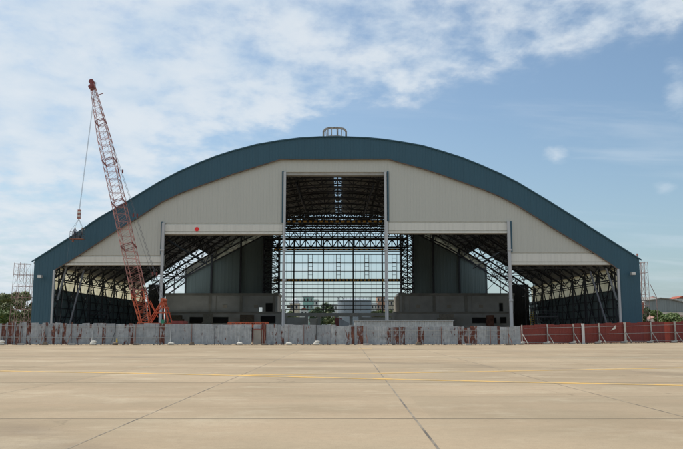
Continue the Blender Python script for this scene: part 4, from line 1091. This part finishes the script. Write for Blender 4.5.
BR = [(657, 309, 140, 13, 'leaf_bright', 'rounded green bush nearest the hangar at the right'), (667, 312, 138, 14, 'leaf_bright', 'low bright bush second from the hangar at the right'),
      (678, 309, 139, 15, 'leaf_bright', 'bright green bush by the right edge above the red hoarding'), (690, 311, 141, 15, 'leaf', 'green bush cut by the right edge of the view'), (672, 315, 128, 22, 'leaf_bright', 'wide low bush just above the red hoarding'),
      (647, 304, 150, 9, 'leaf_dark', 'dark narrow bush in the gap beside the right corner of the hangar')]
for i, (a, b_, Y, w_, mt, lab) in enumerate(BR): tree(a, b_-.6, Y, w_*1.3, lab, mt, 1.0, group='bushes right of the hangar', name='green_bush', seed=20+i, leaf=.24)
TC = [(284.5, 307, 260, 9, 'leaf_bright', 'bright small tree seen through the rear opening beside the left column'), (292, 309.5, 255, 12, 'leaf_bright', 'low bright tree in front of the domed tower'),
      (316, 305, 262, 13, 'leaf_dark', 'dark tree left of the tallest one seen through the rear opening'), (324, 300.5, 270, 15, 'leaf_dark', 'tallest dark rounded tree seen through the rear opening'),
      (334, 308, 258, 12, 'leaf', 'low tree touching the left side of the storage tank'), (374, 308, 262, 9, 'leaf', 'small tree right of the storage tank'), (381, 307, 270, 10, 'leaf_bright', 'green tree before the salmon apartment block'), (391, 309, 265, 9, 'leaf', 'low tree beside the right end of the rear opening')]
for i, (a, b_, Y, w_, mt, lab) in enumerate(TC): tree(a, b_-1.6, Y, w_*1.6, lab, mt, .9, group='trees behind the hangar', seed=40+i, leaf=.38)

# ------------------------------------------------------------ town and storage tank behind
def house(a, c, yt, Y, mat, label, floors=3, bays=3, roof=None, name='town_house', dep=10):
    x0, x1 = X(a, yt, Y), X(c, yt, Y); zt_ = Z(yt, Y)
    e = empty(name, ((x0+x1)/2, Y, 0), label, 'building', 'town buildings behind the hangar')
    MB().box(x0, x1, Y, Y+dep, 0, zt_).build('wall', mat, e)
    if roof == 'tile':
        xm = (x0+x1)/2; h = (x1-x0)*.25; mb = MB()
        mb.add([(x0-.4, Y-.4, zt_), (x1+.4, Y-.4, zt_), (x1+.4, Y+dep, zt_), (x0-.4, Y+dep, zt_), (xm, Y-.4, zt_+h), (xm, Y+dep, zt_+h)], [(0, 1, 4), (2, 3, 5), (0, 4, 5, 3), (1, 2, 5, 4), (0, 3, 2, 1)]); mb.build('roof', 'tile', e)
    else: MB().box(x0-.2, x1+.2, Y-.2, Y+dep+.2, zt_+.003, zt_+.4).build('roof', 'concrete_mid', e)
    for i in range(floors):
        z0_ = zt_-(i+1)*3.1+.9
        if z0_ < 0.5: break
        for j in range(bays):
            w_ = (x1-x0)/bays; xa_ = x0+w_*(j+.22)
            f = MB().box(xa_, xa_+w_*.56, Y-.12, Y-.003, z0_, z0_+1.5).build('window', 'offwhite', e)
            MB().box(xa_+.12, xa_+w_*.56-.12, Y-.16, Y-.123, z0_+.12, z0_+1.38).build('pane', 'glassdark', f)
    return e
house(303, 313, 296.5, 330, 'mint', 'mint green apartment block seen through the rear opening', 6, 3)
house(300.5, 307.5, 309.5, 300, 'offwhite', 'small house with red tiled roof below the mint green block', 2, 2, 'tile')
e = house(290, 299, 303.5, 310, 'cream', 'cream tower with a domed top seen through the rear opening', 3, 2)
cx_ = X(294.5, 303, 310); mb = MB(); zb_ = Z(303.5, 310)+.4
for i in range(6):
    t0, t1 = math.pi/2*i/6, math.pi/2*(i+1)/6
    mb.bar((cx_, 314, zb_+2.0*math.sin(t0)), (cx_, 314, zb_+2.0*math.sin(t1)), 1.9*math.cos(t0), 16, 1.9*math.cos(t1)+.01)
mb.build('dome', 'concrete_mid', e)
house(329, 337.5, 304.5, 340, 'offwhite', 'off-white low apartment row left of the storage tank', 3, 3)
house(377, 386, 296.5, 330, 'pinkish', 'salmon apartment block right of the storage tank', 6, 3)
house(371, 377, 303.5, 325, 'offwhite', 'narrow off-white house between tank and salmon block', 4, 2)
house(386.5, 396, 300, 335, 'cream', 'cream apartment block at the right end of the rear opening', 5, 3)
house(312, 318, 300, 350, 'offwhite', 'pale slim block just right of the mint green one', 5, 2)
# tank
Y = 262.0; xc = X(354.5, 305, Y); r_ = (X(371.5, 305, Y)-X(338, 305, Y))/2; zt_ = Z(300.5, Y)
e = empty('storage_tank', (xc, Y, 0), 'large grey cylindrical storage tank seen through the rear opening', 'tank')
mb = MB(); mb.bar((xc, Y, 0), (xc, Y, zt_), r_, 64); mb.build('shell', 'tank', e)
mb = MB(); mb.bar((xc, Y, zt_+.003), (xc, Y, zt_+.5), r_+.12, 64, r_*.7); mb.build('roof', 'tank', e)
mb = MB()
for i in range(24):
    t = 2*math.pi*i/24; t2 = 2*math.pi*(i+1)/24; a_ = Vector((xc+math.cos(t)*r_, Y+math.sin(t)*r_, zt_)); c_ = Vector((xc+math.cos(t2)*r_, Y+math.sin(t2)*r_, zt_))
    mb.bar(a_, a_+Vector((0, 0, 1.1)), .05); mb.bar(a_+Vector((0, 0, 1.1)), c_+Vector((0, 0, 1.1)), .05)
mb.build('railing', 'steel_mid', e)
mb = MB(); q = P(340.8, 301, Y-r_); 
for i in range(10):
    t = math.pi*i/9; t2 = math.pi*(i+1)/9
    if i < 9: mb.bar((q.x-.8*math.cos(t), Y-r_*.75, zt_+.2+1.0*math.sin(t)), (q.x-.8*math.cos(t2), Y-r_*.75, zt_+.2+1.0*math.sin(t2)), .12)
mb.build('vent_hoop', 'steel_mid', e)

# right side: sheds and houses
Y = 190.0; x0, x1 = X(646, 300, Y), X(760, 300, Y)
e = empty('storage_shed', ((x0+x1)/2, Y, 0), 'long weathered grey green sheet shed right of the hangar', 'shed')
prof = [(646, 301), (655, 300), (660, 298.6), (668, 299.4), (676, 301), (684, 303), (760, 308)]
LP = [(P(a, b_, Y).x, P(a, b_, Y).z) for a, b_ in prof]
ribbed(MB(), x0, x1, 0, (lambda x: interp(LP, x)), Y, 0.6, 0.06, 0.2).build('wall', 'shed_blue', e)
mb = MB(); vs = []; fs = []
for (x, z) in LP: vs += [(x, Y-.4, z+.05), (x, Y+22, z+1.2), (x, Y-.4, z+.3), (x, Y+22, z+1.45)]
for i in range(len(LP)-1): a = 4*i; c = a+4; fs += [(a, c, c+1, a+1), (a+2, a+3, c+3, c+2), (a, a+2, c+2, c), (a+1, c+1, c+3, a+3)]
mb.add(vs, fs); mb.build('roof', 'shed_roof', e)
MB().box(x0, x1, Y-.45, Y-.2, 0, Z(312.3, Y)).build('plinth', 'concrete_pale', e)
mb = MB(); mb.box(X(641, 300, Y), x0-.2, Y+1, Y+12, 0, Z(302, Y)); own(mb, 'lean_to', 'tile', (X(643, 300, Y), Y+1, 0), 'rust red lean-to beside the left end of the grey green shed', 'shed')
Y = 165.0
e = empty('low_outbuilding', (X(672, 316, Y), Y, 0), 'low outbuilding with sloping dull red roof before the long shed', 'building')
MB().box(X(664, 318, Y), X(683, 318, Y), Y, Y+5, 0, Z(316.5, Y)).build('wall', 'offwhite', e)
mb = MB(); a_, c_ = X(648, 318, Y), X(685, 318, Y); z0_, z1_, zm = Z(319, Y), Z(315.5, Y), Z(314.2, Y); xm = X(664, 315, Y)
mb.add([(a_, Y-.5, z0_), (xm, Y-.5, zm), (c_, Y-.5, z1_), (a_, Y+6, z0_+.2), (xm, Y+6, zm+.2), (c_, Y+6, z1_+.2), (a_, Y-.5, z0_-.2), (xm, Y-.5, zm-.2), (c_, Y-.5, z1_-.2)], [(0, 1, 4, 3), (1, 2, 5, 4), (0, 6, 7, 1), (1, 7, 8, 2)]); mb.build('roof', simple('faded_red_roof', (0.30, 0.16, 0.13), .9, var=.3, scale=.5), e)
MB().box(X(667, 318, Y), X(677, 318, Y), Y-.05, Y-.003, 0, Z(318, Y)).build('opening', 'dark', e)
for (a, c, yt, Yd, mt, lab, rf) in ((644, 649, 299, 300, 'offwhite', 'small white house at the left end of the skyline right of the hangar', 'tile'), (651, 657, 298, 330, 'cream', 'cream house with red roof behind the long shed', 'tile'),
                                (664, 670, 299.5, 320, 'mint', 'pale mint house above the shed roof', None), (671, 680, 300.8, 290, 'offwhite', 'wide white house above the shed roof near the right edge', None), (677, 688, 298.5, 340, 'offwhite', 'white house with red roof at the right edge skyline', 'tile'),
                                ):
    house(a, c, yt, Yd, mt, lab, 2, 2, rf)

# ------------------------------------------------------------ light and sky
SUN_EL, SUN_AZ = R(57), math.atan2(0.60, -0.80)     # up, from behind left of the hangar
sd = Vector((math.cos(SUN_EL)*math.cos(SUN_AZ), math.cos(SUN_EL)*math.sin(SUN_AZ), math.sin(SUN_EL)))
sl = bpy.data.lights.new('sun', 'SUN'); sl.energy = 4.0; sl.angle = R(0.6); sl.color = (1.0, 0.95, 0.86)
so = bpy.data.objects.new('sun', sl); COL.objects.link(so); so.rotation_euler = sd.to_track_quat('Z', 'Y').to_euler()
wd = bpy.data.worlds.new('World'); S.world = wd; wd.use_nodes = True; nt = wd.node_tree
bg = nt.nodes['Background']; bg.inputs[1].default_value = 0.125
sky = nt.nodes.new('ShaderNodeTexSky'); sky.sky_type = 'NISHITA'; sky.sun_disc = False
sky.sun_elevation = SUN_EL; sky.sun_rotation = math.atan2(sd.x, sd.y); sky.air_density = 1.0; sky.dust_density = 1.7; sky.ozone_density = 1.0
tc = nt.nodes.new('ShaderNodeTexCoord'); sp = nt.nodes.new('ShaderNodeSeparateXYZ'); nt.links.new(tc.outputs['Generated'], sp.inputs[0])
sx, sy, sz = sp.outputs
yc = math_(nt, 'MAXIMUM', sy, 0.25)
u = math_(nt, 'DIVIDE', sx, yc); w = math_(nt, 'DIVIDE', sz, yc)
zc_ = math_(nt, 'ADD', math_(nt, 'MAXIMUM', sz, 0.0), 0.16)
cxn = math_(nt, 'DIVIDE', sx, zc_); cyn = math_(nt, 'DIVIDE', sy, zc_)
cb_ = nt.nodes.new('ShaderNodeCombineXYZ'); nt.links.new(cxn, cb_.inputs[0]); nt.links.new(cyn, cb_.inputs[1])
def mapped(rot, scale, loc):
    mp = nt.nodes.new('ShaderNodeMapping'); mp.inputs['Rotation'].default_value = (0, 0, rot); mp.inputs['Scale'].default_value = scale; mp.inputs['Location'].default_value = loc
    nt.links.new(cb_.outputs[0], mp.inputs[0]); return mp.outputs[0]
def wn(vec, scale, detail, rough, dist=0.0):
    n = nt.nodes.new('ShaderNodeTexNoise'); n.inputs['Scale'].default_value = scale; n.inputs['Detail'].default_value = detail; n.inputs['Roughness'].default_value = rough; n.inputs['Distortion'].default_value = dist
    nt.links.new(vec, n.inputs['Vector']); return n.outputs['Fac']
def sstep(x, a, b_):
    n = nt.nodes.new('ShaderNodeMapRange'); n.interpolation_type = 'SMOOTHSTEP'; n.inputs[1].default_value = a; n.inputs[2].default_value = b_
    nt.links.new(x, n.inputs[0]); return n.outputs[0]
n_big = wn(mapped(0.3, (1.0, 1.25, 1), (1.3, 2.1, 0)), 0.9, 4, 0.5, 0.3)
n_mid = wn(mapped(0.25, (1.15, 1.0, 1), (4.0, 0.5, 0)), 4.2, 8, 0.55, 0.15)
n_fin = wn(mapped(-0.25, (1.0, 0.8, 1), (0.2, 7.0, 0)), 13.0, 8, 0.6, 0.1)
# signed distance to the edge of the cloud bank that rises to the right
dl = math_(nt, 'SUBTRACT', math_(nt, 'SUBTRACT', w, 0.272), math_(nt, 'MULTIPLY', math_(nt, 'ADD', u, 0.016), 0.27))
dln = math_(nt, 'ADD', dl, math_(nt, 'MULTIPLY', math_(nt, 'SUBTRACT', n_mid, 0.5), 0.10))
bank = sstep(dln, -0.015, 0.055)
left = sstep(math_(nt, 'MULTIPLY', u, -1.0), -0.06, 0.30)            # thins out to the right
cov = math_(nt, 'MAXIMUM', math_(nt, 'MULTIPLY', bank, math_(nt, 'ADD', math_(nt, 'MULTIPLY', left, 0.26), 0.72)), math_(nt, 'MULTIPLY', left, 0.80))
dens = math_(nt, 'ADD', math_(nt, 'MULTIPLY', n_big, 0.42), math_(nt, 'ADD', math_(nt, 'MULTIPLY', n_mid, 0.60), math_(nt, 'MULTIPLY', n_fin, 0.53)))
dens = math_(nt, 'ADD', dens, math_(nt, 'MULTIPLY', math_(nt, 'SUBTRACT', cov, 0.5), 0.32))
cl = sstep(dens, 0.60, 0.97)
cl = math_(nt, 'MULTIPLY', cl, math_(nt, 'MINIMUM', math_(nt, 'MULTIPLY', cov, 1.4), 0.88))
# faint streaks low on the right
n_str = wn(mapped(0.1, (0.5, 2.2, 1), (9, 3, 0)), 1.6, 6, 0.55, 0.4)
strk = math_(nt, 'MULTIPLY', sstep(n_str, 0.52, 0.75), 0.28)
cl = math_(nt, 'MAXIMUM', cl, strk)
# two small lone clouds on the right
def puff(px, py, rx_, ry_, amt):
    u0 = (px-CX)/F; v0 = (CY-py)/F; dy = math.cos(TH)-v0*math.sin(TH); dz = math.sin(TH)+v0*math.cos(TH)
    a = math_(nt, 'DIVIDE', math_(nt, 'SUBTRACT', u, u0/dy), rx_); b_ = math_(nt, 'DIVIDE', math_(nt, 'SUBTRACT', w, dz/dy), ry_)
    d = math_(nt, 'SQRT', math_(nt, 'ADD', math_(nt, 'MULTIPLY', a, a), math_(nt, 'MULTIPLY', b_, b_)))
    d = math_(nt, 'ADD', d, math_(nt, 'MULTIPLY', math_(nt, 'SUBTRACT', n_fin, 0.5), 2.4))
    return math_(nt, 'MULTIPLY', sstep(math_(nt, 'MULTIPLY', d, -1), -1.5, 0.1), amt)
for a in ((557, 155, 0.015, 0.010, 0.6), (666, 188, 0.013, 0.008, 0.35), (679, 90, 0.018, 0.035, 0.5)):
    cl = math_(nt, 'MAXIMUM', cl, puff(*a))
hz = sstep(math_(nt, 'MULTIPLY', sz, -1), -0.30, 0.0)                # pale band above the horizon
SKYM = mixc(nt, 1.0, sky.outputs[0], (0.90, 1.0, 1.0), 'MULTIPLY')
base = mixc(nt, math_(nt, 'MULTIPLY', hz, 0.45), SKYM, (3.3, 4.5, 5.4))
shade = mixc(nt, sstep(n_mid, 0.3, 0.7), (4.8, 5.7, 6.6), (6.1, 6.55, 6.95))
fin = mixc(nt, cl, base, shade)
nt.links.new(fin, bg.inputs[0])

S.render.engine = 'CYCLES'
S.view_settings.view_transform = 'Standard'; S.view_settings.look = 'None'; S.view_settings.exposure = 0.0; S.view_settings.gamma = 1.0
S.view_settings.use_curve_mapping = False
S.cycles.max_bounces = 8; S.cycles.diffuse_bounces = 6
